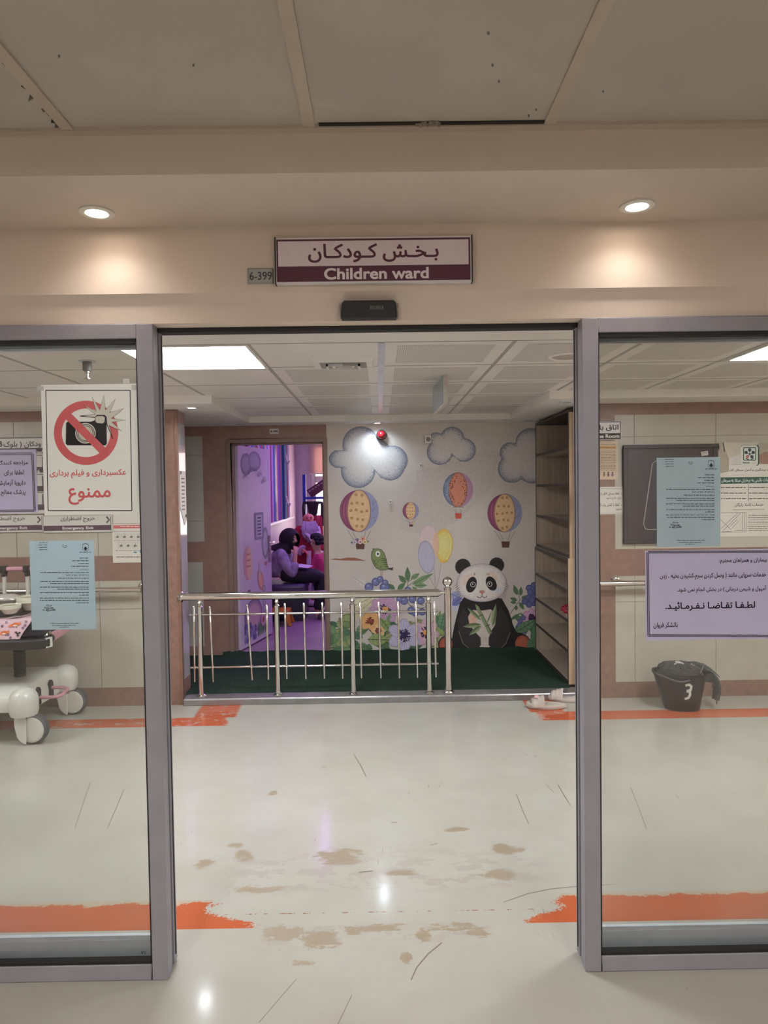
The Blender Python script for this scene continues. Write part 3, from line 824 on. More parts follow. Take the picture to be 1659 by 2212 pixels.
def hotair(x, y, rx, ry, kind, bx, by, bw, bh, flowers):
    a = A()
    c = {'a': ((164, 96, 126), (230, 190, 148), (150, 152, 184)), 'b': ((134, 148, 172), (214, 142, 118), (182, 138, 166))}[kind]
    a.ell(x, y, rx, ry, c[0], 1, 0, tuple(int(v*.8) for v in c[0]), 40, .8)
    rim = [(x+rx*math.sin(t), y-ry*math.cos(t)) for t in [PI*k/24 for k in range(25)]]
    a.poly(rim+[(x+rx*.15, y+ry), (x+rx*.15, y-ry)], c[2], 1.8)
    if kind == 'a':
        for q in (.86, .72): a.line([(x-rx*q*math.sin(t), y-ry*math.cos(t)) for t in [PI*k/16 for k in range(2, 15)]], rx*.05, (140, 62, 104), 2)
        for q in range(14): a.ell(x+rx*(.68+.22*random.random()), y+ry*random.uniform(-.5, .5), rx*.02, rx*.02, (104, 106, 150), 2.4)
    gx = x-rx*.01; gw = rx*.6
    a.ell(gx, y, gw, ry*1.0, c[1], 3, 0, tuple(int(v*.9) for v in c[1]), 36, .8)
    a.line([(gx+gw*math.cos(t), y+ry*math.sin(t)) for t in [2*PI*k/36 for k in range(37)]], rx*.03, (140, 92, 90), 3.5)
    rr = random.Random(int(x))
    if kind == 'a':
        for k in range(20):
            u, v = (k % 4-1.5)/2+.12*((k//4) % 2)+rr.uniform(-.06, .06), (k//4-2)/2.5+rr.uniform(-.05, .05)
            if u*u+v*v < .82: a.ring(gx+gw*u*.95, y+ry*v*.95, rx*.055, rx*.035, (176, 112, 72), 4, 10); a.ell(gx+gw*u*.95, y+ry*v*.95, rx*.02, rx*.02, (150, 90, 60), 4, n=8)
    else:
        for k in range(44):
            t = rr.uniform(0, 2*PI); q = rr.uniform(.6, .95); px, py = gx+gw*q*math.cos(t), y+ry*q*math.sin(t); an = rr.uniform(0, PI)
            a.leaf(px, py, px+rx*.12*math.cos(an), py+rx*.12*math.sin(an), rx*.05, (92, 60, 60), 4)
        for k in range(18): a.ell(x-rx*rr.uniform(.62, .9), y+ry*rr.uniform(-.4, .5), rx*.022, rx*.022, (205, 210, 220), 2.6, n=8)
        a.poly([(x-rx*.32, y+ry*.98), (x+rx*.36, y+ry*.98), (x+rx*.3, y+ry*1.14), (x-rx*.27, y+ry*1.14)], (196, 190, 186), 4); a.line([(x-rx*.32, y+ry*1.0), (x+rx*.36, y+ry*1.0)], rx*.04, (120, 104, 104), 5)
    yb = y+ry*.97 if kind == 'a' else y+ry*1.14
    for q in (-.5, -.28, .28, .5) if kind == 'a' else (-.25, -.15, .15, .25):
        a.line([(x+rx*q*(1.2 if kind == 'a' else 1), yb-(.05*ry if abs(q) > .4 else 0)), (bx+bw*q*(.9 if kind == 'a' else 1.5), by-bh/2)], max(rx*.018, 1.5), (110, 92, 88), 2)
    bc = (92, 60, 56) if kind == 'a' else (196, 84, 70)
    a.poly([(bx-bw/2, by-bh/2), (bx+bw/2, by-bh/2), (bx+bw*.42, by+bh/2), (bx-bw*.42, by+bh/2)], bc, 3)
    for q in (-.3, -.1, .1, .3): a.line([(bx+bw*q, by-bh*.4), (bx+bw*q*.9, by+bh*.45)], bw*.05, tuple(int(v*1.3) for v in bc), 3.5)
    if flowers:
        s_ = bw/65
        for k in range(20):
            t = rr.uniform(PI*.05, PI*.95); q = rr.uniform(30, 78)*s_
            px, py = bx+q*math.cos(t)*1.0, by-bh*.4-q*.55*math.sin(t)
            a.leaf(bx+q*.4*math.cos(t), by-bh*.5-q*.2*math.sin(t), px, py, 14*s_, (132, 150, 110) if k % 2 else (110, 112, 140), 3.6+k*.06)
        for k, (dx, dy, cc) in enumerate(((-22, -40, (120, 122, 160)), (18, -52, (226, 150, 140)), (0, -30, (226, 190, 190)), (32, -30, (232, 200, 150)), (-38, -28, (200, 190, 205)))):
            for q in range(5): a.ell(bx+(dx+9*math.cos(q*1.257))*s_, by+(dy+9*math.sin(q*1.257))*s_, 8*s_, 8*s_, cc, 5+k+q*.15, n=10)
            a.ell(bx+dx*s_, by+dy*s_, 5*s_, 5*s_, (140, 60, 70), 5.85+k, n=8)
    a.build('hot_air_balloon', M_mural, mu)
hotair(318, 742, 140, 150, 'a', 326, 995, 66, 42, True)
hotair(688, 742, 59, 62, 'a', 690, 846, 28, 18, True)
hotair(1027, 590, 108, 124, 'b', 1029, 778, 48, 38, False)
hotair(1362, 757, 125, 137, 'a', 1367, 983, 60, 44, False)
# toy balloons on strings
a = A()
for pts in ([(765, 1040), (810, 1190), (868, 1310)], [(845, 1060), (858, 1190), (868, 1310)], [(905, 1120), (890, 1220), (868, 1310)]): a.line(pts, 2.2, (110, 100, 96), 1)
a.ell(815, 945, 64, 102, (214, 196, 196), 2, .05, (202, 172, 176), 32, .9); a.ell(800, 1072, 60, 118, (186, 182, 200), 3, -.12, (150, 146, 172), 32, .88)
rim = [(925+66*math.cos(t)*(1-.18*max(0, math.sin(t))), 985+(116 if math.sin(t) < 0 else 132)*math.sin(t)) for t in [-2*PI*k/32 for k in range(32)]]
a.radial((925, 985), rim, [(.3, (238, 212, 142)), (.75, (236, 206, 126)), (1, (228, 180, 84))], 4)
a.poly([(866, 895), (885, 920), (893, 980), (885, 1040), (868, 1070), (855, 1030), (845, 970), (850, 920)], (222, 186, 160), 5)
a.line([(960, 900), (980, 960), (972, 1040), (945, 1090)], 6, (244, 224, 160), 5); a.poly([(892, 1112), (915, 1112), (904, 1098)], (228, 180, 84), 5)
a.build('balloon_bunch', M_mural, mu)
# bird
a = A()
rim = [(405, 1060), (410, 1030), (428, 1014), (450, 1012), (478, 1020), (498, 1045), (512, 1090), (520, 1130), (530, 1160), (500, 1166), (470, 1166), (440, 1150), (420, 1120), (408, 1090)]
a.poly(rim[::-1], (134, 146, 100), 6); a.line(rim+rim[:1], 4, (66, 74, 52), 6.5)
a.poly([(418, 1020), (412, 1008), (430, 1016)], (60, 56, 48), 7)
a.ell(452, 1050, 17, 22, (232, 230, 214), 7); a.ell(452, 1050, 7, 8, (40, 38, 34), 8)
for k in range(5): a.line([(478+k*6, 1085+k*14), (492+k*5, 1082+k*14), (510+k*4, 1090+k*13)], 5, (74, 86, 58), 7)
for k in range(26): x, y = 418+random.random()*60, 1085+random.random()*70; a.line([(x, y), (x+2, y+8)], 3, (82, 92, 62), 7)
a.poly([(528, 1160), (520, 1150), (545, 1150), (566, 1145), (556, 1158), (566, 1166), (545, 1166)], (70, 66, 56), 7)
for x in (474, 484): a.line([(x, 1164), (x+1, 1240)], 3, (150, 104, 96), 6)
a.build('bird', M_mural, mu)
# leaves, berries and flowers along the ground
a = A()
G1, G2, G3 = (124, 148, 110), (96, 124, 92), (150, 158, 104)
DK = (70, 84, 62)
def sprig(x0, y0, x1, y1, n, l, w, c, L=1):
    a.line([(x0, y0), (x1, y1)], 3.5, (96, 92, 66), L)
    dx, dy = (x1-x0)/n, (y1-y0)/n; an = math.atan2(dy, dx)
    for k in range(1, n+1):
        for sg in (1, -1):
            t = an+sg*.8; x, y = x0+dx*(k-.4), y0+dy*(k-.4)
            a.leaf(x, y, x+l*math.cos(t), y+l*math.sin(t), w, c, L+.3, DK)
    a.leaf(x1, y1, x1+l*math.cos(an), y1+l*math.sin(an), w, c, L+.3, DK)
for (x0, y0, x1, y1, w, c) in ((668, 1250, 663, 1142, 32, G2), (655, 1255, 600, 1203, 32, G2), (690, 1230, 750, 1190, 30, G1), (700, 1270, 848, 1190, 34, G1), (715, 1275, 805, 1275, 30, G1), (592, 1310, 650, 1255, 30, G2), (575, 1312, 520, 1262, 30, G2), (735, 1318, 700, 1285, 26, G1)):
    a.leaf(x0, y0, x1, y1, w*1.25, c, 3, DK)
a.line([(660, 1340), (668, 1250), (700, 1230)], 4, (90, 92, 66), 2); a.line([(640, 1300), (760, 1215)], 4, (90, 92, 66), 2)
a.leaf(275, 1215, 430, 1320, 44, (206, 200, 196), 2, (150, 140, 140)); 
for kb, (x, y, r_) in enumerate(((388, 1288, 32), (437, 1250, 30), (468, 1232, 24), (500, 1290, 36), (668, 1312, 26), (640, 1385, 30), (700, 1375, 28), (760, 1385, 28), (690, 1455, 28), (770, 1465, 26), (720, 1475, 24), (608, 1375, 24), (505, 1255, 22))):
    a.ell(x, y, r_, r_, (120, 124, 170), 12+kb*.2, 0, (84, 86, 136), 20); a.ell(x-r_*.2, y-r_*.3, r_*.3, r_*.2, (160, 164, 200), 15, n=10)
for pts in ([(640, 1360), (690, 1430), (720, 1400), (780, 1420)], [(690, 1430), (740, 1470)], [(830, 1420), (760, 1440), (680, 1420)]): a.line(pts, 4, (92, 84, 62), 3)
def flower(x, y, r_, n, c, ce, cc, L, rot=0, dark=(70, 50, 76), vein=None, squash=1):
    for k in range(n):
        t = rot+2*PI*k/n; px, py = x+r_*.52*math.cos(t), y+r_*.52*math.sin(t)*squash
        a.ell(px, py, r_*.52, r_*.36*(6/n)**.5, c, L+.15*k, t, ce, 24, .75)
        if vein:
            for q in (-.25, 0, .25): a.line([(x+r_*.2*math.cos(t+q), y+r_*.2*math.sin(t+q)), (x+r_*.9*math.cos(t+q*.8), y+r_*.9*math.sin(t+q*.8)*squash)], 2, vein, L+1.4)
    rr = random.Random(int(x+y))
    for k in range(60):
        t = rr.uniform(0, 2*PI); q = r_*rr.uniform(.1, .42); a.line([(x+q*.4*math.cos(t), y+q*.4*math.sin(t)), (x+q*math.cos(t), y+q*math.sin(t)*squash)], 4, dark, L+1.6+k*.004); a.ell(x+q*math.cos(t), y+q*math.sin(t)*squash, 5, 5, dark, L+1.9+k*.004, n=8)
    a.ell(x, y, r_*.2, r_*.2*squash, cc, L+2.3)
# leaves behind the flowers
rr = random.Random(11)
for k in range(70):
    x = rr.uniform(110, 980); y = rr.uniform(1560, 1750); t = rr.uniform(-PI, 0); l = rr.uniform(60, 130)
    y1 = min(y+l*math.sin(t), 1735)
    a.n = 0; a.leaf(x, min(y, 1740), x+l*math.cos(t), y1, rr.uniform(34, 64), rr.choice([G1, G2, G3, (88, 118, 100), (164, 166, 120), (74, 108, 84)]), .6+k*.15, DK)
for k in range(20):
    x = rr.uniform(110, 260); y = rr.uniform(1550, 1740); a.ell(x, y, rr.uniform(26, 42), rr.uniform(20, 32), rr.choice([G1, G3, (112, 140, 96), (84, 120, 92)]), 11.4+k*.15, rr.uniform(0, 3), G2, 18)
a.leaf(220, 1450, 455, 1340, 70, (214, 210, 184), 14.8, (170, 160, 130)); a.leaf(230, 1540, 430, 1370, 60, (206, 200, 170), 15.1, (170, 160, 130))
a.ell(228, 1515, 48, 36, (150, 164, 110), 15.4, -.4, (106, 124, 84)); a.ell(230, 1555, 42, 26, (124, 146, 96), 15.6, .2, (96, 116, 78))
flower(505, 1445, 112, 9, (196, 160, 188), (178, 140, 172), (228, 164, 106), 16, .3, (64, 44, 70), (164, 128, 158), .8)
flower(395, 1530, 74, 6, (232, 178, 122), (216, 150, 96), (150, 70, 60), 19, .2, (110, 60, 50), (206, 140, 84), .9)
flower(455, 1600, 50, 5, (236, 190, 140), (220, 160, 110), (160, 90, 70), 22, .7, (120, 70, 60))
a.leaf(470, 1510, 560, 1620, 60, (140, 160, 104), 25, DK); a.leaf(520, 1530, 540, 1480, 30, G1, 25.5, DK)
a.leaf(380, 1660, 530, 1665, 84, (150, 164, 108), 26, DK)
flower(640, 1632, 118, 6, (190, 186, 208), (160, 156, 184), (60, 50, 84), 29, .5, (50, 42, 72), (140, 136, 166))
flower(795, 1610, 96, 7, (206, 174, 190), (190, 152, 172), (226, 158, 88), 26.5, .2, (62, 40, 66), (178, 140, 160))
a.ell(915, 1560, 60, 80, (150, 166, 104), 12, .2, (110, 136, 84)); a.leaf(870, 1490, 940, 1610, 66, (96, 134, 106), 12.5, DK); a.leaf(930, 1470, 900, 1580, 60, (110, 146, 112), 13, DK)
a.leaf(975, 1335, 1060, 1375, 76, (160, 164, 196), 3, (110, 112, 160)); a.leaf(985, 1420, 1050, 1360, 56, (120, 124, 176), 3.2, (90, 90, 150)); a.leaf(990, 1350, 1035, 1490, 60, (196, 194, 206), 2.6)
# right-hand group
a.line([(1400, 1480), (1470, 1380), (1450, 1300)], 4, (92, 90, 66), 2); a.line([(1470, 1380), (1520, 1350)], 3, (92, 90, 66), 2)
for (x0, y0, x1, y1, w) in ((1452, 1345, 1425, 1272, 34), (1475, 1350, 1478, 1285, 30), (1480, 1365, 1525, 1352, 24), (1450, 1385, 1400, 1365, 28), (1445, 1400, 1400, 1395, 22), (1465, 1395, 1500, 1450, 30), (1445, 1420, 1440, 1455, 26), (1480, 1385, 1520, 1395, 20)): a.leaf(x0, y0, x1, y1, w, G2, 3, DK)
for k, (x, y) in enumerate(((1535, 1295), (1570, 1275), (1545, 1325), (1580, 1315), (1530, 1365), (1505, 1390), (1565, 1360), (1535, 1412), (1570, 1400), (1555, 1380))): a.ell(x, y, 24, 24, (104, 108, 152), 8+k*.2, 0, (70, 74, 118), 18)
flower(1558, 1505, 70, 7, (204, 160, 190), (186, 136, 172), (70, 40, 80), 12, .1, (56, 36, 66), None, .9)
for k in range(26):
    x = rr.uniform(1395, 1580); y = rr.uniform(1510, 1640); t = rr.uniform(-PI, 0); l = rr.uniform(40, 90)
    a.leaf(x, y, x+l*math.cos(t), y+l*math.sin(t), rr.uniform(22, 44), rr.choice([G1, G2, (84, 116, 96), (120, 118, 150)]), 1+k*.15, DK)
for k, (x, y) in enumerate(((1495, 1508), (1470, 1530), (1462, 1560), (1520, 1545))): a.ell(x, y, 18, 18, (112, 108, 156), 15+k*.2, 0, (76, 74, 120), 16)
a.leaf(1440, 1610, 1585, 1520, 70, (104, 138, 106), 17, DK); a.ell(1590, 1640, 45, 110, (96, 132, 104), 17.4, 0, (72, 106, 82)); a.ell(1560, 1700, 40, 50, (88, 120, 92), 17.8, 0, G2)
a.build('flower_border', M_mural, mu)
# panda
a = A(); K = (42, 38, 40); K2 = (58, 52, 54)
a.poly([(1040, 1400), (1070, 1360), (1195, 1340), (1340, 1370), (1390, 1460), (1420, 1560), (1440, 1600), (1490, 1620), (1500, 1745), (990, 1750), (985, 1640), (1000, 1560), (1020, 1480)], K, 9)
a.ell(942, 1700, 58, 66, K, 9.3, .1); a.ell(940, 1700, 48, 56, (170, 92, 74), 10, .1, (150, 78, 62)); a.ell(1482, 1690, 62, 66, K, 9.3, .3); a.ell(1485, 1690, 50, 57, (176, 96, 78), 10, .3, (154, 80, 64))
a.ell(1200, 1575, 118, 150, (210, 198, 190), 10, 0, (196, 176, 166), 40); a.ell(1205, 1690, 80, 60, (204, 192, 184), 10.2)
a.ell(1128, 1530, 30, 46, (222, 178, 160), 10.4, .3)
for pts in ([(1060, 1440), (1090, 1470), (1110, 1560), (1150, 1610), (1188, 1650), (1190, 1700), (1165, 1738), (1110, 1730), (1060, 1690), (1030, 1600), (1020, 1520)],
            [(1330, 1430), (1300, 1500), (1290, 1560), (1265, 1600), (1246, 1650), (1244, 1700), (1270, 1735), (1320, 1738), (1370, 1690), (1400, 1610), (1390, 1520)]):
    a.poly(pts, K2, 11); a.line(pts[3:10], 3, (150, 140, 138), 11.5)
a.poly([(1070, 1400), (1120, 1370), (1270, 1370), (1320, 1400), (1300, 1440), (1200, 1455), (1110, 1450)], K, 11.2)
for x, y, r_ in ((1062, 1142, 56), (1303, 1130, 53)):
    a.ell(x, y, r_, r_*1.03, K, 9.5, 0, (52, 48, 50))
    for k in range(14): t = 2*PI*k/14; a.line([(x+r_*.9*math.cos(t), y+r_*.9*math.sin(t)), (x+r_*1.1*math.cos(t+.1), y+r_*1.1*math.sin(t+.1))], 5, K, 9.6, True)
rim = [(1195+180*math.cos(t)*(1+.05*max(0, math.sin(t))), 1262+(142 if math.sin(t) < 0 else 132)*math.sin(t)) for t in [-2*PI*k/48 for k in range(48)]]
a.radial((1195, 1262), rim, [(.4, (226, 218, 210)), (.8, (220, 212, 206)), (.95, (200, 192, 190)), (1, (150, 144, 146))], 12)
for sg in (1, -1):
    for k in range(7): y = 1270+k*14; x = 1195+sg*(183-k*4); a.line([(x-sg*14, y-6), (x+sg*12, y+10)], 6, (70, 64, 66), 12.5, True); a.line([(x-sg*20, y-6), (x+sg*4, y+8)], 7, (214, 206, 200), 12.7, True)
a.ell(1108, 1225, 42, 34, (226, 202, 188), 12.8, -.6); a.ell(1270, 1215, 44, 34, (226, 202, 188), 12.8, .6); a.ell(1075, 1235, 26, 40, (226, 202, 188), 12.8, .3); a.ell(1310, 1310, 30, 20, (206, 208, 214), 12.8)
a.ell(1122, 1270, 36, 58, K, 13, .3); a.ell(1264, 1262, 36, 54, K, 13, -.45)
for x, y in ((1133, 1268), (1252, 1266)):
    a.ell(x, y, 19, 19, (220, 214, 208), 14); a.ell(x, y, 15, 15, (30, 26, 28), 14.4); a.ell(x-2, y-3, 5, 5, (236, 232, 228), 14.8, n=10)
a.poly([(1176, 1316), (1196, 1310), (1220, 1314), (1212, 1330), (1198, 1338), (1184, 1330)], (186, 128, 112), 14)
a.line([(1198, 1336), (1198, 1352)], 4, K, 14); a.line([(1162, 1352), (1170, 1362), (1184, 1364), (1198, 1354), (1212, 1364), (1226, 1360), (1232, 1350)], 4.5, K, 14)
for q in ((1138, 1200, 1148, 1188), (1148, 1202, 1142, 1184), (1230, 1198, 1236, 1186), (1240, 1200, 1248, 1190)): a.line([q[:2], q[2:]], 3, (90, 84, 84), 14)
# bamboo in its paws
BG, BG2 = (140, 150, 112), (104, 118, 84)
a.poly([(1150, 1408), (1172, 1425), (1270, 1615), (1248, 1628), (1155, 1440)], BG, 15); a.poly([(1172, 1425), (1182, 1440), (1272, 1612), (1262, 1618)], BG2, 15.3)
for (x, y) in ((1190, 1490), (1238, 1562)): a.line([(x-16, y+6), (x+16, y-6)], 6, (88, 98, 70), 15.6)
for q in ((1190, 1525, 1092, 1435, 26), (1190, 1555, 1060, 1570, 34), (1190, 1565, 1104, 1632, 34), (1272, 1570, 1298, 1405, 34), (1225, 1560, 1272, 1450, 10)): a.leaf(*q, (150, 164, 124), 15.7, BG2, BG2)
a.build('panda', M_mural, mu)
# ------------------------------------------------------------------ signs and notices
def plate(name, x0, y0, x1, y1, Y, depth, m, label, cat, group=None, bev=.0015, back='panel'):
    a, c = P(x0, (y0+y1)/2, Y), P(x1, (y0+y1)/2, Y); t, d = P((x0+x1)/2, y0, Y), P((x0+x1)/2, y1, Y)
    r = thing(name, ((a.x+c.x)/2, Y, d.z), label, cat, group)
    b = MB(); b.box(a.x, Y, d.z, c.x, Y+depth, t.z); b.build(back, m, r, bev=bev)
    return r
INK = (38, 36, 42)
# ward sign over the doors
MAR = (92, 52, 68)
r = plate('ward_sign', 594, 511, 1020, 611, YF-.022, .022, M_signw, 'long white and maroon Children ward sign on the wall above the doors', 'sign')
for x in (593.5, 1019.5):
    b = MB(); a_ = P(x, 511, YF-.026); b.box(a_.x-.0018, YF-.026, P(807, 611, YF-.022).z-.001, a_.x+.0018, YF-.001, P(807, 511, YF-.022).z+.001)
    b.build('end_cap', M_black, r)
a = Art(YF-.0222, 1.0); a.rect(600, 516, 1014, 606, MAR, 1); a.rect(603, 520, 1010, 573, (224, 212, 216), 2)
a.text(fa('بـخـش کـودکـان'), 667, 526, 946, 566, MAR, .02, 3); a.text('Children ward', 701, 578, 925, 603, (232, 222, 226), .032, 3)
a.build('lettering', M_paint, r)
r = plate('room_number_plate', 535, 579, 590, 612, YF-.008, .0088, mat('silver_plate', (170, 168, 164), .35, .5), 'small silver plate reading 6-399 beside the ward sign', 'sign')
a = Art(YF-.0084); a.frame(536, 580, 589, 611, 1.2, (140, 138, 136)); a.text('6-399', 539, 587, 587, 605, (70, 72, 76), .015, 2); a.build('lettering', M_paint, r)
# door sensor
c = P(795, 671, YF+.02)
r = thing('door_sensor', (c.x, YF+.022, c.z-.026), 'black automatic door motion sensor on the lintel below the ward sign', 'sensor')
w0, w1 = P(737, 671, YF).x, P(857, 671, YF).x; z0, z1 = P(796, 689, YF).z, P(796, 651, YF).z
b = MB(); rim = [(w0, z0), (w1, z0), (w1, z0+.02), (w1-.004, z1-.006), (w1-.014, z1), (w0+.014, z1), (w0+.004, z1-.006), (w0, z0+.02)]
b.prism([Vector((x, YF-.014, z)) for x, z in rim], (0, .042, 0)); b.build('housing', M_black, r, bev=.003)
M_seal = mat('old_sealant', (160, 152, 142), .7, var=.2, vs=40)
for x in (w0-.001, w1+.001):
    b = MB(); b.tube([(x, YF-.004, z0), (x, YF-.004, z1-.01), (x+(.014 if x < 0 else -.014), YF-.004, z1+.001)], .0035, 6)
    b.build('sealant_edge', M_seal, r)
a = Art(YF-.0146); a.rect(800, 661, 828, 668, (120, 118, 116)); a.text('GEZE', 802, 662, 826, 667, (24, 24, 24), .03, 2); a.rect(756, 657, 788, 683, (52, 50, 52)); a.build('lettering', M_paint, r)
# recessed spotlights
M_bulb = emat('warm_bulb', (255, 232, 205), 30)
M_led = emat('cool_bulb', (225, 236, 255), 14)
def downlight(c, R_, label, lit, group=None, tilt=None, col=(1, .9, .78), E=6, name='recessed_spotlight', m=None, blend=.6, ang=110):
    r = thing(name, c, label, 'ceiling light', group)
    b = MB(); b.lathe([(R_, -.0002), (R_, -.004), (R_*.8, -.007), (R_*.66, -.005), (R_*.6, .0), (R_*.6, -.0002)], c, 28, cap0=False, cap1=False); b.build('bezel', M_white if lit else M_alud, r)
    b = MB(); b.lathe([(R_*.6, -.002), (R_*.5, -.0035), (.0005, -.0042)], c, 24); b.build('lamp', m or M_alud, r)
    if lit:
        l = bpy.data.lights.new('spot', 'SPOT'); l.energy = E; l.color = col; l.spot_size = math.radians(ang); l.spot_blend = blend; l.shadow_soft_size = .03
        o = bpy.data.objects.new('spot', l); COL.objects.link(o); o.location = Vector(c)+Vector((0, 0, -.012))
        if tilt: o.rotation_euler = tilt
    return r
downlight((-.783, 2.03, 2.294), .048, 'lit round recessed spotlight in the soffit left of the ward sign', True, 'soffit spotlights', None, (1, .93, .85), 4.0, m=M_bulb, ang=140, blend=1)
downlight((.741, 2.03, 2.294), .048, 'lit round recessed spotlight in the soffit right of the ward sign', True, 'soffit spotlights', None, (1, .93, .85), 4.0, m=M_bulb, ang=140, blend=1)
p = PZ(414, 880, ZS); downlight((p.x, p.y, ZS), .045, 'lit round downlight at the left corner before the alcove', True, 'alcove downlights', None, (.9, .95, 1), 8, 'downlight', M_led, .9, 150)
p = PZ(815, 916, ZS); downlight((p.x, 6.175, ZS), .045, 'lit downlight right above the red alarm lamp', True, 'alcove downlights', None, (.72, .87, 1), 11, 'downlight', M_led, .9, 150)
p = PZ(1138, 910, ZS); downlight((p.x, 6.15, ZS), .045, 'unlit downlight above the back right cloud beside the shelves', False, 'alcove downlights', None, name='downlight')
p = PZ(1221, 868, ZS); downlight((p.x, p.y, ZS), .045, 'unlit downlight above the front end of the shelves', False, 'alcove downlights', None, name='downlight')
p = PZ(517, 915, ZS); downlight((p.x, 6.15, ZS), .04, 'unlit downlight above the playroom door', False, 'alcove downlights', None, name='downlight')
# corridor light panels
M_panel = emat('light_panel', (246, 249, 255), 48)
def panel(x0, y0, x1, y1, label, m=M_panel, z=ZC, name='light_panel'):
    r = thing(name, ((x0+x1)/2, (y0+y1)/2, z), label, 'ceiling light', 'ceiling light panels')
    b = MB(); w = .014
    for q in ((x0, y0, x1, y0+w), (x0, y1-w, x1, y1), (x0, y0+w, x0+w, y1-w), (x1-w, y0+w, x1, y1-w)): b.box(q[0], q[1], z-.008, q[2], q[3], z+.02)
    b.build('frame', M_white, r)
    b = MB(); b.box(x0+w, y0+w, z-.001, x1-w, y1-w, z+.012); b.build('diffuser', m, r); return r
panel(LX[0], LY[0], LX[1], LY[1], 'bright square ceiling light panel seen through the left of the open doorway')
panel(RX[0], RY[0], RX[1], RY[1], 'bright square ceiling light panel seen through the right glass')
# air vent
c = PZ(742, 784, ZC); r = thing('air_vent', (c.x, c.y, ZC), 'white square air vent in the corridor ceiling', 'vent')
b = MB(); w, h = .155, .12
b.hexa([Vector((c.x+sx*w, c.y+sy*h, ZC-.0002)) for sx, sy in ((-1, -1), (1, -1), (1, 1), (-1, 1))], [Vector((c.x+sx*(w-.01), c.y+sy*(h-.01), ZC-.012)) for sx, sy in ((-1, -1), (1, -1), (1, 1), (-1, 1))]); b.build('frame', M_white, r)
b = MB(); b.hexa([Vector((c.x+sx*.115, c.y+sy*.08, ZC-.0125)) for sx, sy in ((-1, -1), (1, -1), (1, 1), (-1, 1))], [Vector((c.x+sx*.112, c.y+sy*.078, ZC-.014)) for sx, sy in ((-1, -1), (1, -1), (1, 1), (-1, 1))]); b.build('opening', mat('vent_inside', (150, 146, 138), .7), r)
b = MB()
for k, s_ in enumerate((.085, .055)): 
    for q in ((-s_, -s_*.7, s_, -s_*.7+.012), (-s_, s_*.7-.012, s_, s_*.7), (-s_, -s_*.7, -s_+.012, s_*.7), (s_-.012, -s_*.7, s_, s_*.7)): b.box(c.x+q[0], c.y+q[1], ZC-.026+k*.004, c.x+q[2], c.y+q[3], ZC-.0141)
b.build('louvre', M_white, r)
# round ceiling speaker
c = PZ(1228, 768, ZC); r = thing('ceiling_speaker', (c.x, c.y, ZC), 'round white ceiling disc near the right door post', 'ceiling speaker')
b = MB(); b.lathe([(.098, -.0003), (.098, -.006), (.088, -.012), (.08, -.006), (.078, -.006)], c, 36, cap0=False, cap1=False); b.build('rim', M_white, r)
b = MB(); b.lathe([(.08, -.004), (.079, -.007), (.001, -.008)], c, 32); b.build('grille', mat('speaker_grille', (180, 172, 160), .6), r)
# sprinkler
c = PZ(188, 780, ZC); r = thing('ceiling_sprinkler', (c.x, c.y, ZC-.1), 'small metal sprinkler head hanging from the ceiling above the no photography sign', 'sprinkler')
b = MB(); b.lathe([(.04, -.0004), (.04, -.003), (.026, -.004)], c, 20, cap0=False); b.build('plate', M_alud, r)
b = MB(); b.lathe([(.021, -.003), (.021, -.045), (.012, -.05)], c, 16); b.build('pipe', mat('sprinkler_pipe', (112, 112, 112), .5), r)
b = MB(); b.lathe([(.011, -.05), (.011, -.056), (.006, -.06), (.006, -.08), (.016, -.083), (.016, -.086), (.003, -.0865)], c, 14); b.build('head', M_steel, r)
# hanging sign seen edge-on, on hooks
cy = 4.2
tc = P(966, 822, cy)
r = thing('hanging_sign', (tc.x, cy, P(950, 876, cy).z), 'double-sided box sign seen edge-on hanging by hooks from the corridor ceiling', 'sign')
near, far = 3.98, 4.55
xa, xb = P(958, 835, near).x, P(967, 835, near).x
zt, zb = P(962, 793, near).z, P(962, 874, near).z
sh = -.02
def hs(x, y, z): return Vector((x + (y-near)*-.03, y, z))
b = MB(); b.hexa([hs(xa, near, zb), hs(xb, near, zb), hs(xb, near, zt), hs(xa, near, zt)], [hs(xa, far, zb), hs(xb, far, zb), hs(xb, far, zt), hs(xa, far, zt)]); b.build('case', mat('sign_case', (196, 190, 180), .4), r, bev=.003)
b = MB()
b.hexa([hs(xa-.002, near+.02, zb+.012), hs(xa-.0002, near+.02, zb+.012), hs(xa-.0002, near+.02, zt-.012), hs(xa-.002, near+.02, zt-.012)], [hs(xa-.002, far-.02, zb+.012), hs(xa-.0002, far-.02, zb+.012), hs(xa-.0002, far-.02, zt-.012), hs(xa-.002, far-.02, zt-.012)])
b.build('face', mat('sign_face', (150, 162, 166), .2), r)
M_hook = mat('rusty_hook', (104, 84, 70), .5, .4)
for yy in (near+.1, far-.1):
    b = MB(); x = hs((xa+xb)/2, yy, 0).x; top = ZC-.002
    hh = top-zt
    b.tube([(x, yy, zt-.002)]+[(x-.012*math.sin(t*PI), yy+.0, zt+hh*.5*t) for t in (.3, .6, .9)]+[(x-.022*math.sin(t), yy, zt+hh*(.5+.5*t/PI)) for t in [PI*k/8 for k in range(9)]], .0028, 8)
    b.tube([(x+.014*math.cos(t), yy, zt+hh*.45+.016*math.sin(t)) for t in [-PI*1.15+PI*1.5*k/10 for k in range(11)]], .0028, 8)
    b.build('hook', M_hook, r)
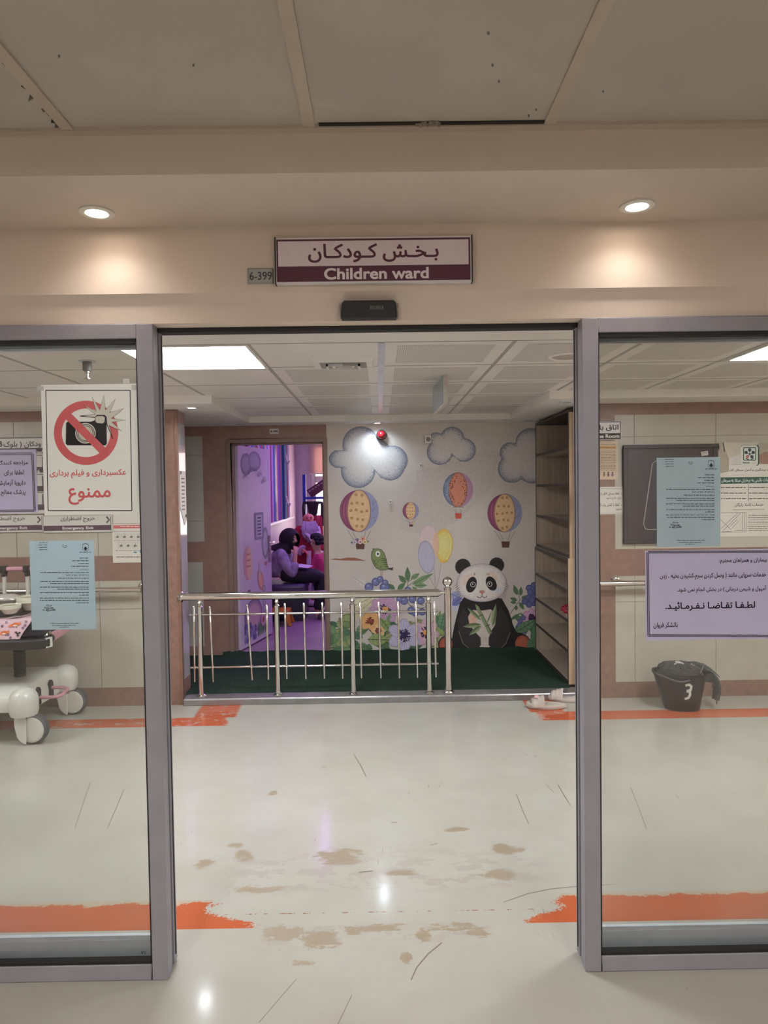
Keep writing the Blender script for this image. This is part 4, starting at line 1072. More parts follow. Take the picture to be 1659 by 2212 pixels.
# red alarm lamp, wall socket, small plates
c = P(824, 940, YB-.001); r = thing('alarm_lamp', (c.x, c.y, c.z-.05), 'red dome alarm lamp high on the mural cloud', 'lamp')
b = MB(); b.lathe([(.046, 0), (.046, -.014), (.036, -.022)], (c.x, YB-.006, c.z), 24, 'Y'); b.build('base', mat('lamp_base', (96, 70, 66), .4), r)
b = MB(); b.lathe([(.038, -.022), (.036, -.04), (.026, -.054), (.012, -.062), (.001, -.064)], (c.x, YB-.006, c.z), 24, 'Y'); b.build('dome', mat('red_dome', (150, 24, 34), .12, spec=.9), r)
def wallplate(name, x, y, w, h, label, cat, holes=False):
    c = P(x, y, YB-.006); r = thing(name, (c.x, YB-.006, c.z-h/2), label, cat, None if holes else 'blank wall plates')
    b = MB(); b.box(c.x-w/2, YB-.016, c.z-h/2, c.x+w/2, YB-.0062, c.z+h/2); b.build('plate', M_white, r, bev=.003)
    b = MB()
    if holes:
        b.lathe([(.02, 0), (.02, -.002), (.001, -.002)], (c.x+.01, YB-.0162, c.z), 16, 'Y')
        b.box(c.x-w*.42, YB-.0175, c.z-h*.4, c.x-w*.3, YB-.0161, c.z+h*.4)
    else: b.lathe([(.008, 0), (.008, -.003), (.001, -.003)], (c.x, YB-.0162, c.z), 12, 'Y')
    b.build('socket' if holes else 'knob', mat(name+'_grey', (150, 144, 138), .5), r)
wallplate('wall_socket', 922.5, 949, .072, .076, 'white wall socket at the left edge of the middle cloud', 'socket', True)
wallplate('blank_wall_plate', 909, 1005, .03, .03, 'tiny white wall plate under the middle cloud', 'wall plate')
wallplate('blank_wall_plate', 843, 1084, .03, .036, 'tiny white wall plate left of the smallest hot air balloon', 'wall plate')
r = plate('room_number_plate', 582, 926, 602, 937, YB-.0082, .008, M_signw, 'small white plate reading 6-440 over the playroom door', 'sign')
a = Art(YB-.0086); a.text('6-440', 584, 929, 600.5, 934, INK, .03, 2); a.build('lettering', M_paint, r)
# ------------------------------------------------------------------ steel railing
yr = YW+.025
r = thing('steel_railing', (-.4, yr, .052), 'polished steel railing with upright bars along the kerb before the mural', 'railing')
zt = P(600, 1286, yr).z
x0, x1 = P(388, 1285, yr).x, P(947, 1284, yr).x
b = MB(); b.tube([(x0, yr, zt), (x1-.02, yr, zt), (x1, yr, zt)], .0285, 20)
b.lathe([(.045, 0), (.048, .006), (.034, .012), (.04, .02), (.03, .03)], (x0-.004, yr, zt), 20, 'X'); b.build('top_rail', M_steel, r)
xn = P(968, 1400, yr).x
b = MB(); b.tube([(x1-.004, yr, zt), (x1+.012, yr, zt)], .019, 14); b.tube([(x1+.012, yr, zt), (xn, yr, zt)], .009, 10)
b.ball((x1+.014, yr, zt), .016, u=12, v=8); b.build('coupling', M_steel, r)
for k, (xp, xq) in enumerate(((434, 433), (600, 599), (763, 762), (927, 924))):
    x = P(xp, 1440, yr).x; zr = zt-.0285
    b = MB(); b.lathe([(.033, .052), (.033, .056), (.024, .066), (.0185, .068), (.0185, zr-.055), (.022, zr-.05), (.022, zr-.044), (.011, zr-.036), (.011, zr-.028), (.018, zr-.02), (.012, zr-.012), (.012, zr+.006)], (x, yr, 0), 20)
    b.build('post', M_steel, r)
zn = P(965, 1270, yr).z
b = MB(); b.lathe([(.038, .052), (.038, .058), (.028, .07), (.024, .072), (.024, zn-.012), (.028, zn-.008), (.028, zn), (.016, zn+.006), (.012, zn+.012)], (xn, yr, 0), 24)
b.ball((xn, yr, zn+.045), .036, u=20, v=14); b.build('newel_post', M_steel, r)
za, zb_ = P(680, 1324, yr).z, P(680, 1438, yr).z; yb_ = yr+.0
for z in (za, zb_):
    b = MB(); b.tube([(P(409, 1327, yr).x, yb_, z+.0), (P(946, 1320, yr).x, yb_, z)], .0075, 10); b.build('cross_bar', M_steel, r)
for (xt, xb2, yt, y2) in ((418.5, 421, 1310, 1472), (453, 461, 1311, 1472), (534, 545, 1307, 1468), (556, 581, 1307, 1467), (615, 620, 1304, 1466), (656, 661, 1303, 1466), (696, 701, 1302, 1465), (737, 740.5, 1302, 1465), (778, 781, 1302, 1464), (818, 823, 1301, 1464), (860, 863, 1300, 1464), (898, 902, 1300, 1463), (938, 942, 1299, 1462)):
    if xt == 556: xt, xb2 = 576, 580
    p0, p1 = P(xt, yt, yb_-.016), P(xb2, y2, yb_-.016)
    b = MB(); b.tube([p0+Vector((0, 0, .004)), p0, p1, p1-Vector((0, 0, .004))], [.004, .0072, .0072, .004], 10)
    for z in (za, zb_):
        t = (z-p0.z)/(p1.z-p0.z); q = p0.lerp(p1, t); b.ball((q.x, yb_-.008, z), .0125, (1, 1.3, 1), 10, 8)
    b.build('baluster', M_steel, r)
# green artificial grass
b = MB(); n = 40
rr = random.Random(3)
rows_ = []
xs = [XJL+.02+(1.36-XJL-.02)*i/n for i in range(n+1)]
ys = [YW+.085, YW+.12, 5.4, 5.8, 6.15, 6.27, 6.293]
gridv = [[b.v((x, y+(rr.uniform(-.006, .006) if j == 0 else 0), [.0525, .060, .060, .060, .060, .064, .085 + rr.uniform(-.008, .008)][j])) for x in xs] for j, y in enumerate(ys)]
for ra, rb in zip(gridv, gridv[1:]):
    for i in range(n): b.f([ra[i], ra[i+1], rb[i+1], rb[i]])
b.f([b.v((-2.55, YW+.27, .06)), b.v((XJL+.02, YW+.27, .06)), b.v((XJL+.02, 6.27, .06)), b.v((-2.55, 6.27, .06))])
tag(b.build('turf_carpet', M_turf), 'dark green artificial grass carpet on the raised alcove floor', 'carpet')
# ------------------------------------------------------------------ shoe shelves, open to the left
XS0, XS1 = 1.365, 1.70; Y0s, Y1s = 5.14, 6.24
def shelfunit(name, z0, z1, levels, x0, label, topcap):
    r = thing(name, ((x0+XS1)/2, (Y0s+Y1s)/2, z0), label, 'shelf', 'shoe shelf units')
    b = MB(); b.box(x0, Y0s, z0, XS1, Y0s+.022, z1); b.build('front_panel', M_shelfl, r, bev=.001)
    b = MB(); b.box(x0, Y1s-.022, z0, XS1, Y1s, z1); b.build('end_panel', M_shelf, r, bev=.001)
    b = MB(); b.box(XS1, Y0s, z0, XS1+.01, Y1s, z1); b.build('back_panel', M_shelf, r)
    for z in levels:
        b = MB(); b.box(x0+.004, Y0s+.0221, z-.011, XS1-.0002, Y1s-.0221, z+.011); s = b.build('shelf', M_shelf, r)
        b = MB(); b.box(x0+.001, Y0s+.0221, z-.0105, x0+.0038, Y1s-.0221, z+.0105); e = b.build('edge_band', M_edge, s)
    if topcap:
        b = MB(); b.box(x0, Y0s-.002, z1, XS1+.01, Y1s, z1+.018); b.build('top', M_edge, r, bev=.001)
    for y in (Y0s+.001, Y1s-.0215):
        b = MB(); b.box(x0-.0015, y, z0, x0-.0001, y+.02, z1); b.build('edge_band', M_edge, r)
    return r
shelfunit('shoe_shelf', .0605, .985, (.073, .30, .525, .745, .972), XS0, 'lower wooden shoe shelf unit standing on the green carpet', False)
shelfunit('shoe_shelf', .9855, 2.045, (1.0, 1.255, 1.52, 1.785), XS0+.012, 'upper empty wooden shelf unit stacked on the lower shoe shelves', True)
# ------------------------------------------------------------------ slippers
def slide(name, loc, rz, mt, label, group, badge=False, sc=1.0, piping=None):
    r = thing(name, loc, label, 'slipper', group)
    Mx = Matrix.Translation(loc) @ Matrix.Rotation(rz, 4, 'Z') @ Matrix.Scale(sc, 4)
    L = .27; rim = []
    for k in range(40):
        t = 2*PI*k/40; x = math.cos(t)*L/2; wv = .047+.008*math.cos(t-.3)-.006*math.cos(2*t); rim.append((x, math.sin(t)*wv))
    b = MB(); n = len(rim)
    def ringz(s_, z, lift=0): return [Mx @ Vector((x*s_, y*s_, z+lift*max(0, (x/(L/2)))**2*.012)) for x, y in rim]
    b.rings([ringz(.93, 0), ringz(1, .006, .3), ringz(1, .022, 1), ringz(.95, .03, 1.2), ringz(.86, .024, 1)], True, True)
    b.build('sole', mt, r)
    b = MB(); rs = []
    for i in range(9):
        u = -.0+.085*i/8; x = .015+u; pf = .008*abs(math.sin(i*PI/2.67))
        w = .053+.002*i/8; hgt = .082-.028*(i/8)
        outer = [Mx @ Vector((x, (w+pf)*math.cos(t), .016+(hgt+pf-.016)*math.sin(t)**.8)) for t in [PI*k/14 for k in range(15)]]
        inner = [Mx @ Vector((x, (w-.006)*math.cos(t), .016+(hgt-.022)*math.sin(t)**.8)) for t in [PI*k/14 for k in range(14, -1, -1)]]
        rs.append(outer+inner)
    b.rings(rs, True, True); b.build('strap', mt, r)
    if badge:
        b = MB()
        for dx, dy, s_ in ((-.013, 0, 1), (.013, .0, 1), (0, 0, .6)):
            b.ball(Mx @ Vector((.066+dx*.3, dx*1.3-.006, .074)), .015*s_*sc, (1, 1, .45))
        b.build('bow', mat('pink_bow', (226, 176, 184), .4), r)
    return r
M_slide = mat('cream_rubber', (188, 178, 166), .55, var=.04)
slide('slide_sandal', PZ(1180, 1529, 0)+Vector((0, 0, .001)), PI-.12, M_slide, 'cream slide sandal with a pink bow, nearer of the pair by the kerb', 'cream slides', True, 1.0)
slide('slide_sandal', PZ(1222, 1519, 0)+Vector((.015, .06, .001)), PI-.35, M_slide, 'cream slide sandal behind the bow sandal, partly behind the door post', 'cream slides', False, 1.0)
M_red = mat('red_rubber', (176, 36, 62), .45)
slide('slipper', (1.50, 5.42, .537), PI*.97, M_red, 'red slipper on the lower shelf, nearer of the two', 'red slippers', False, .72)
slide('slipper', (1.50, 5.53, .537), PI*1.05, M_red, 'red slipper on the lower shelf, further of the two', 'red slippers', False, .72)
# ------------------------------------------------------------------ notices taped on the glass
YG = YF+.0275
def sheet(name, x0, y0, x1, y1, Y, m, label, cat, depth=.0012, group=None):
    return plate(name, x0, y0, x1, y1, Y, depth, m, label, cat, group, 0, 'sheet')
M_lam = papermat('laminate_paper', (243, 243, 238))
RED = (212, 104, 108)
r = sheet('no_photography_sign', 92, 830, 298, 1112, YG, M_lam, 'white sign with a crossed-out camera taped on the left glass', 'sign')
YA = YG-.0003
M_tape = mat('clear_tape', (206, 208, 206), .2)
a = Art(YA)
for (p0, p1) in (((99, 843), (281, 843)), ((104, 1103), (285, 1103)), ((99, 843), (104, 1103)), ((281, 843), (285, 1103))): a.line([p0, p1], 1.8, INK)
a.ring(186, 935, 61, 17, RED, 1, 56); 
body = [(143, 914), (146, 911), (196, 911), (205, 908), (206, 900), (210, 897), (226, 897), (230, 900), (231, 958), (228, 962), (146, 962), (142, 959)]
a.poly(body[::-1], INK, 2)
a.ring(185, 936, 21, 2.5, (214, 212, 202), 3); a.ring(185, 936, 17.5, 1.6, (214, 212, 202), 3); a.ell(185, 936, 15.5, 15.5, (206, 204, 194), 3)
star = [(173, 899), (206, 895), (180, 874), (208, 889), (199, 857), (216, 885), (225, 853), (228, 886), (250, 862), (237, 891), (268, 882), (241, 904), (273, 908), (242, 912), (264, 932), (236, 919), (244, 948), (231, 916), (230, 901), (226, 897), (210, 897), (206, 902)]
a.poly(star[::-1], (212, 210, 200), 4); a.line(star+star[:1], 1.6, INK, 5)
a.poly([(206, 900), (210, 897), (226, 897), (230, 900), (230, 918), (207, 916)][::-1], INK, 5); a.poly([(207, 901), (211, 899), (223, 899), (227, 902), (226, 912), (222, 915), (211, 914), (207, 911)][::-1], (208, 206, 196), 6)
a.line([(146, 897), (226, 977)], 17, RED, 7)
a.text(fa('عکسبرداری و فیلم برداری'), 108, 1014, 272, 1033, RED, .02, 2); a.text(fa('ممنوع'), 148, 1054, 239, 1090, RED, .02, 2)
a.build('print', M_gloss, r)
for (x, y) in ((86, 838), (272, 822), (290, 836)):
    b = MB(); b.box(P(x-6, y, YA).x, YA-.0006, P(x, y+6, YA).z, P(x+8, y, YA).x, YA-.0002, P(x, y-4, YA).z)
    b.build('tape', M_tape, r)
M_blue = papermat('blue_grey_paper', (208, 226, 233))
def blue(x0, y0, x1, y1, label):
    r = sheet('typed_notice', x0, y0, x1, y1, YG, M_blue, label, 'notice', .0012, 'typed notices on the glass')
    a = Art(YA); sx, sy = (x1-x0)/138, (y1-y0)/190
    def X(u): return x0+u*sx
    def Yy(v): return y0+v*sy
    dk = (52, 58, 64); md = (92, 102, 108)
    def em(u, v):
        a.line([(X(u+k), Yy(v+q)) for k, q in ((-6, -6), (-6, 5), (0, 11), (6, 5), (6, -6))], .9, md); a.line([(X(u-6), Yy(v-6)), (X(u), Yy(v-8)), (X(u+6), Yy(v-6))], 1.2, dk); a.poly([(X(u), Yy(v+8)), (X(u+4), Yy(v+3)), (X(u), Yy(v-2)), (X(u-4), Yy(v+3))], dk)
    em(118, 14)
    a.words(X(104), X(130), Yy(24.5), 2.2, dk, 2, 3)
    for k in range(4): a.rect(X(11), Yy(4.6+5*k), X(24), Yy(5.0+5*k), md); a.words(X(18), X(36), Yy(4+5*k), 2, dk, 2, 4+k)
    a.line([(X(70), Yy(8)), (X(69), Yy(13)), (X(74), Yy(15)), (X(78), Yy(13)), (X(77), Yy(9)), (X(73), Yy(12))], 1, dk)
    for k, w in enumerate((22, 36, 21, 37, 18)): a.words(X(124-w), X(124), Yy(37+5.8*k if k < 4 else 62), 2.6 if k < 4 else 2, dk if k < 4 else md, 2, 10+k)
    for k, (v, u) in enumerate(((68, 20), (73.5, 75), (80, 58), (87, 20), (91.5, 42), (99, 20), (103.5, 55), (111, 20), (116, 105), (122.5, 20), (127.5, 20), (132.5, 98))): a.words(X(u), X(125), Yy(v), 2.3, dk, 2, 30+k)
    for k, (v, u, w) in enumerate(((138, 32, 14), (144, 30, 20), (148, 26, 28))): a.words(X(u), X(u+w), Yy(v), 3 if k else 2, dk, 2, 60+k)
    a.line([(X(28), Yy(143)), (X(46), Yy(139)), (X(34), Yy(150)), (X(36), Yy(152)), (X(52), Yy(146))], .8, dk)
    for k, (v, u, w) in enumerate(((176.5, 42, 62), (180.5, 47, 50), (184.5, 62, 20))): a.words(X(u), X(u+w), Yy(v), 2, md, 2, 70+k)
    a.build('print', M_gloss, r); return r
blue(66, 1168, 205, 1360, 'blue-grey typed notice taped on the left glass below the emergency exit sign')
blue(1419, 988, 1556, 1181, 'blue-grey typed notice taped on the right glass over the black cabinet')
M_lav = papermat('lavender_paper', (226, 222, 246))
NAVY = (30, 28, 48)
def chain(a, x0, y0, x1, y1, c, n=3.2):    # beaded border
    def run(p, q):
        d = math.hypot(q[0]-p[0], q[1]-p[1]); k = int(d/n)
        for i in range(k): t = (i+.5)/k; x, y = p[0]+(q[0]-p[0])*t, p[1]+(q[1]-p[1])*t; a.rect(x-n*.36, y-1.6, x+n*.36, y+1.6, (150, 144, 168), 3)
        a.line([p, q], 5, c, 2)
    return run
r = sheet('lavender_notice', 1394, 1187, 1730, 1381, YG, M_lav, 'large lavender notice with a beaded border taped low on the right glass', 'notice')
a = Art(YA); run = chain(a, 0, 0, 0, 0, NAVY)
for p, q in (((1399, 1193), (1722, 1191)), ((1399, 1193), (1401, 1374)), ((1399, 1372.5), (1722, 1374)), ((1722, 1191), (1722, 1374))): run(p, q)
a.text(fa('بیماران و همراهان محترم:'), 1553, 1205, 1657, 1218, NAVY, .016); a.text(fa('خدمات سرپایی مانند ( وصل کردن سرم،کشیدن بخیه ، زدن'), 1424, 1237, 1656, 1252, NAVY, .016)
a.text(fa('آمپول و شیمی درمانی ) در بخش انجام نمی شود.'), 1462, 1266, 1656, 1281, NAVY, .016); a.text(fa('لطـفـاً تقـاضـا نـفـرمـائیـد.'.replace('ً', '')), 1436, 1299, 1632, 1319, NAVY, .026)
a.text(fa('باتشکر فروان'), 1411, 1344, 1464, 1358, NAVY, .016)
a.build('print', M_gloss, r)
# ------------------------------------------------------------------ left corridor wall
YL = YW-.003
M_board = mat('board_white', (206, 205, 198), .35, var=.02)
r = plate('direction_board', -260, 946, 118, 1112, YL-.012, .0128, M_board, 'white and dark directory board high on the left corridor wall behind the notices', 'sign')
a = Art(YL-.0126); PUR = (74, 66, 72)
a.rect(-255, 947, 104, 948.5, INK); a.text(fa('ودکان ( بلوک'), 8, 953, 88, 968, INK, .01); a.text('B', -3, 953, 5, 965, INK, .02)
a.rect(-255, 970, 104, 982, PUR); a.text('ior', 80, 974, 92, 980, (226, 224, 220), .02)
for k, y in enumerate((985, 1026, 1066)):
    a.rect(-255, y, 104, y+1.4, PUR); a.rect(91, y+2, 94, y+24, (90, 84, 88)); a.rect(-255, y+26, 104, y+38, PUR)
a.text('6', 81, 1014, 86, 1022, (226, 224, 220), .02); a.leaf(92, 975, 92, 971, 3, (226, 224, 220), 3)
a.build('lettering', M_paint, r)
def exitsign(x0, x1, label, tx, en):
    r = plate('emergency_exit_sign', x0, 1114, x1, 1150, YL-.010, .0125, M_board, label, 'sign', 'emergency exit signs')
    a = Art(YL-.0104); a.rect(x0+.6, 1135, x1-2, 1146, (84, 64, 76)); a.text('Emergency Exit', en, 1137.5, en+67, 1145, (230, 226, 222), .03, 2)
    a.text(fa('خروج اضطراری'), tx, 1115, tx+74, 1128, INK, .006, 2)
    a.line([(x1-12, 1116), (x1-6, 1123), (x1-12, 1129)], 3.5, (60, 56, 62), 2); a.rect(x1-3, 1115, x1-1.6, 1147, (96, 90, 96), 2)
    a.build('lettering', M_paint, r)
exitsign(94, 242, 'emergency exit sign directly below the no photography sign', 131, 135)
exitsign(-56, 93, 'emergency exit sign cut by the left edge of the photo', -20, -8)
r = sheet('paper_notice', -160, 972, 80, 1109, YL-.0145, M_lav, 'lavender paper notice with beaded border stuck on the directory board', 'notice')
a = Art(YL-.0149); run = chain(a, 0, 0, 0, 0, NAVY, 2.4)
for p, q in (((-150, 982), (70, 980)), ((70, 980), (75, 1103)), ((75, 1103), (-150, 1106))): run(p, q)
a.text(fa('مراجعه کنندگان'), -10, 994, 60, 1006, NAVY, .02); a.text(fa('لطفا برای'), 9, 1015, 51, 1028, NAVY, .02); a.text(fa('دارویا آزمایش'), -6, 1036, 55, 1050, NAVY, .02); a.text(fa('پزشک معالج'), 2, 1058, 55, 1072, NAVY, .02)
a.build('print', M_gloss, r)
M_sheet = mat('printed_sheet', (210, 207, 196), .4, var=.02)
def hygiene(y0, y1, label, sd):
    r = sheet('hygiene_poster', 243, y0, 345, y1, YL-.0015*(sd-1), M_sheet, label, 'poster', .0013+.0015*sd, 'hygiene posters')
    a = Art(YL-.0004-.0015*(sd-1)); rr = random.Random(sd)
    a.rect(245, y0+3, 340, y0+10, (196, 96, 96)); a.words(260, 335, y0+6, 2.5, (236, 226, 220), 2, sd)
    for row, n_ in ((0, 4), (1, 3)):
        for k in range(n_):
            x = 248+k*15+row*8; y = y0+22+row*19
            a.frame(x, y, x+12, y+12, .6, (150, 148, 140)); a.ell(x+6, y+7, 3.5, 2.5, (120, 122, 120), 2, n=10); a.line([(x+3, y+9), (x+7, y+3)], 1.2, (96, 98, 98), 2)
        a.words(246, 302, y0+17+row*20, 1.6, (96, 94, 90), 2, sd*9+row)
    a.words(250, 330, y0+58, 2, (120, 110, 110), 2, sd*7); a.ell(292, y0+62, 4, 2, (80, 150, 176), 2, n=10); a.words(250, 330, y0+72, 2.4, (70, 66, 64), 2, sd*5); a.ell(305, y0+60, 3.5, 4.5, (80, 150, 180), 3, n=10)
    a.build('print', M_paint, r)
hygiene(1131, 1215, 'white hygiene poster with small pictures, lower of two beside the left door post', 1)
hygiene(1022, 1130, 'white hygiene poster mostly hidden behind the no photography sign', 2)
def handrail(name, x0, x1, yy, label, ends, z=None):
    yh = YW-.09; z = P(x0 if x0 > 700 else x1, yy, yh).z
    a_, c_ = P(x0, yy, yh).x, P(x1, yy, yh).x
    r = thing(name, ((a_+c_)/2, YW-.05, z-.03), label, 'handrail', 'wall handrails')
    b = MB(); b.tube([(a_, yh, z), (c_, yh, z)], .019, 16); b.build('rail', M_steel, r)
    for e in ends:
        ex_ = P(e, yy, yh).x
        b = MB(); b.tube([(ex_, YW-.002, z+.012), (ex_, YW-.05, z+.012), (ex_, yh, z)], .011, 10)
        b.lathe([(.036, -.0012), (.036, -.006), (.02, -.016), (.012, -.02)], (ex_, YW, z+.012), 20, 'Y'); b.lathe([(.0225, -.014), (.0225, .014)], (ex_, yh, z), 16, 'X'); b.build('bracket', M_steel, r)
    return r
handrail('wall_handrail', -320, 304, 1273.5, 'chrome handrail on the left corridor wall behind the trolley', (301, -60))
handrail('wall_handrail', 1262, 1800, 1261.5, 'chrome handrail on the right corridor wall behind the lavender notice', (1339, 1700))
# ------------------------------------------------------------------ right corridor wall
r = plate('game_room_sign', 1266, 910, 1342, 950, YL-.006, .0085, M_signw, 'black and white Game Room sign at the top of the brown tile strip', 'sign')
a = Art(YL-.0064); a.frame(1267, 911, 1341, 949, 1.4, INK); a.rect(1267, 936, 1341, 949, (52, 48, 50), 2); a.text(fa('اتاق بازی'), 1274, 917, 1336, 932, INK, .02, 3); a.text('Game Room', 1274, 938, 1338, 946.5, (235, 232, 226), .03, 3); a.build('lettering', M_paint, r)
r = sheet('beige_poster', 1265, 953, 1335, 1036, YL, mat('beige_paper', (204, 182, 158), .5, var=.02), 'beige text poster under the Game Room sign', 'poster', .0028)
a = Art(YL-.0004); a.rect(1268, 964, 1331, 969.5, (206, 158, 86)); a.words(1275, 1330, 960, 1.8, (120, 84, 60), 2, 1); a.words(1275, 1330, 967, 2, (110, 70, 50), 2, 2)
for k in range(13): a.words(1272, 1330, 974.5+k*3.4, 2, (110, 92, 82), 2, 20+k)
for k, c in enumerate(((120, 80, 110), (110, 74, 80), (140, 110, 80))): a.ell(1323-k*9, 1026, 2.4, 3.4, c, 2, n=10); a.ell(1323-k*9, 1021, 2, 2, (90, 66, 80), 3, n=8)
a.build('print', M_paint, r)
r = sheet('white_notice', 1250, 1052, 1352, 1111, YL-.0005, M_sheet, 'white notice with a dotted border beside the black cabinet', 'notice', .0033)
a = Art(YL-.0009)
for k in range(32): a.rect(1253+k*3, 1055, 1254.5+k*3, 1056, INK); a.rect(1253+k*3, 1108, 1254.5+k*3, 1109, INK)
for k in range(17): a.rect(1348.5, 1056+k*3.1, 1349.6, 1057.5+k*3.1, INK)
a.text('-', 1341, 1066.5, 1343.5, 1067.5, INK, .02); a.text(fa('لطفا وسایل اتاق بازی'), 1292, 1063, 1338, 1070, INK, .012); a.text(fa('بازی خارج نشود.'), 1308, 1073, 1342, 1079.5, INK, .012)
a.text('-', 1341, 1091, 1343.5, 1092, INK, .02); a.text(fa('لطفا با کفش وارد اتاق'), 1290, 1087, 1338, 1095, INK, .012); a.text(fa('نشوید'), 1330, 1097, 1343, 1103, INK, .012)
a.build('print', M_paint, r)
q0, q1 = P(1347, 1070, YW-.02), P(1549, 1070, YW-.02); zt, zb = P(1450, 960, YW-.02).z, P(1450, 1174, YW-.02).z
r = thing('wall_cabinet', ((q0.x+q1.x)/2, YW-.02, zb), 'flat black metal wall cabinet on the right corridor wall', 'cabinet')
M_cab = mat('cabinet_black', (48, 45, 50), .45, var=.12, vs=8)
b = MB(); w = .028
for q in ((q0.x, zb, q1.x, zb+w), (q0.x, zt-w, q1.x, zt), (q0.x, zb+w, q0.x+w, zt-w), (q1.x-w, zb+w, q1.x, zt-w)): b.box(q[0], YW-.03, q[1], q[2], YW-.0013, q[3])
b.build('frame', M_cab, r, bev=.003)
b = MB(); b.box(q0.x+w, YW-.022, zb+w, q1.x-w, YW-.0013, zt-w); d = b.build('door', mat('cabinet_door', (54, 48, 54), .4, var=.1, vs=6), r)
b = MB(); pts = [P(x, y, YW-.024) for x, y in ((1416, 996), (1409, 1002), (1390, 1132), (1394, 1142), (1400, 1144), (1470, 1143), (1478, 1136), (1478, 1004), (1470, 996))]
b.tube(pts, .0035, 6, closed=True); b.build('window_trim', mat('trim_line', (190, 182, 176), .3, .6), d)
b = MB(); b.prism([P(x, y, YW-.0315) for x, y in ((1514, 976), (1529, 974), (1530, 983), (1516, 985))], (0, .0012, 0)); b.build('sticker', M_sheet, r)
b = MB()
for y in (977.5, 980.5): b.prism([P(x, y+dy, YW-.032) for x, dy in ((1516, 0), (1528, -1.2), (1528, -.2), (1516, 1))], (0, .0004, 0))
b.build('sticker_print', M_black, r)
r = sheet('information_poster', 1550, 955, 1760, 1158, YL-.001, M_sheet, 'white and green information poster at the right edge beside the black cabinet', 'poster', .0038)
a = Art(YL-.0014); GR = (48, 88, 80)
# photo field: sleeve and hands
a.poly([(1549, 956), (1755, 955), (1755, 1012), (1700, 1000), (1640, 1004), (1549, 1024)][::-1], (170, 162, 146), 1); a.poly([(1562, 956), (1640, 956), (1600, 990), (1578, 1002)][::-1], (196, 190, 174), 1.5); a.poly([(1575, 990), (1600, 980), (1600, 1003), (1574, 1004)][::-1], (206, 202, 196), 1.6)
a.poly([(1638, 984), (1652, 976), (1700, 980), (1700, 1002), (1648, 1002), (1638, 998)][::-1], (150, 118, 104), 1.7)
a.leaf(1551, 956, 1553, 974, 4, INK, 2); a.line([(1562, 956), (1565, 976)], 2.2, INK, 2)
a.rect(1574, 1003, 1750, 1023, (216, 214, 206), 2)
def rrect(x0, y0, x1, y1, q, c, L): a.poly([(x0+q, y0), (x0, y0+q), (x0, y1-q), (x0+q, y1), (x1-q, y1), (x1, y1-q), (x1, y0+q), (x1-q, y0)], c, L)
rrect(1600, 961, 1640, 1006, 4, GR, 3); rrect(1600, 962, 1637, 1006, 4, (212, 216, 204), 4); rrect(1605, 966, 1633, 995, 2, GR, 5); rrect(1607, 968, 1631, 993, 1, (208, 212, 206), 6)
for k in range(5):
    t = -PI/2+k*2*PI/5; a.ell(1619+8.2*math.cos(t), 980+8.2*math.sin(t), 3.6, 3.6, (44, 66, 70) if k != 3 else (186, 120, 108), 7, n=14); a.line([(1619, 981), (1619+6*math.cos(t), 981+6*math.sin(t))], 1.2, (44, 66, 70), 7.5)
a.ell(1619, 981, 1.8, 1.8, (44, 66, 70), 8, n=10); a.line([(1610, 990), (1619, 994), (1628, 990)], 2, GR, 7)
a.text('MACSA', 1604, 997.5, 1620, 1001.5, GR, .04, 7); a.text(fa('مکسا'), 1624, 997, 1634, 1002, (190, 150, 140), .0, 7)
a.text(fa('مرکز پیشگیری و کنترل سرطان آلاء'), 1576, 1011, 1668, 1019, (44, 44, 48), .01, 4)
a.rect(1556, 1030, 1755, 1044, GR, 2); a.text(fa('خدمات بالینی به بیماران مبتلا به سرطان'), 1558, 1033, 1668, 1042.5, (214, 224, 214), .012, 3)
for k in range(3): a.words(1557, 1611, 1053+12*k, 2.8, (70, 68, 68), 3, k+3); a.words(1618, 1700, 1053+12*k, 2.8, (70, 68, 68), 3, k+8)
a.rect(1616, 1046, 1617, 1082, (120, 118, 114), 3)
a.text(fa('خدمات کاملا رایگان'), 1586, 1086, 1649, 1095, (60, 56, 58), .008, 3); a.rect(1582, 1100, 1652, 1101.5, (166, 164, 156), 2)
a.frame(1548.5, 1107, 1612, 1150, .8, (130, 128, 122), 2)
for p, q in (((1550, 1116), (1580, 1145)), ((1554, 1145), (1594, 1108)), ((1562, 1146), (1600, 1108)), ((1604, 1108), (1604, 1146)), ((1608, 1108), (1608, 1146)), ((1578, 1136), (1592, 1122)), ((1582, 1140), (1596, 1126)), ((1586, 1146), (1612, 1146))): a.line([p, q], .8, (120, 118, 114), 3)
a.words(1560, 1580, 1148, 1.8, (90, 88, 84), 3, 4)
for k, y in enumerate((1113, 1118, 1128, 1137, 1141.5, 1146)): a.words(1616, 1700, y, 2, (80, 76, 74), 3, k+40)
for y in (1122, 1132): a.rect(1616, y, 1700, y+.6, (120, 118, 114), 3)
a.build('print', M_paint, r)
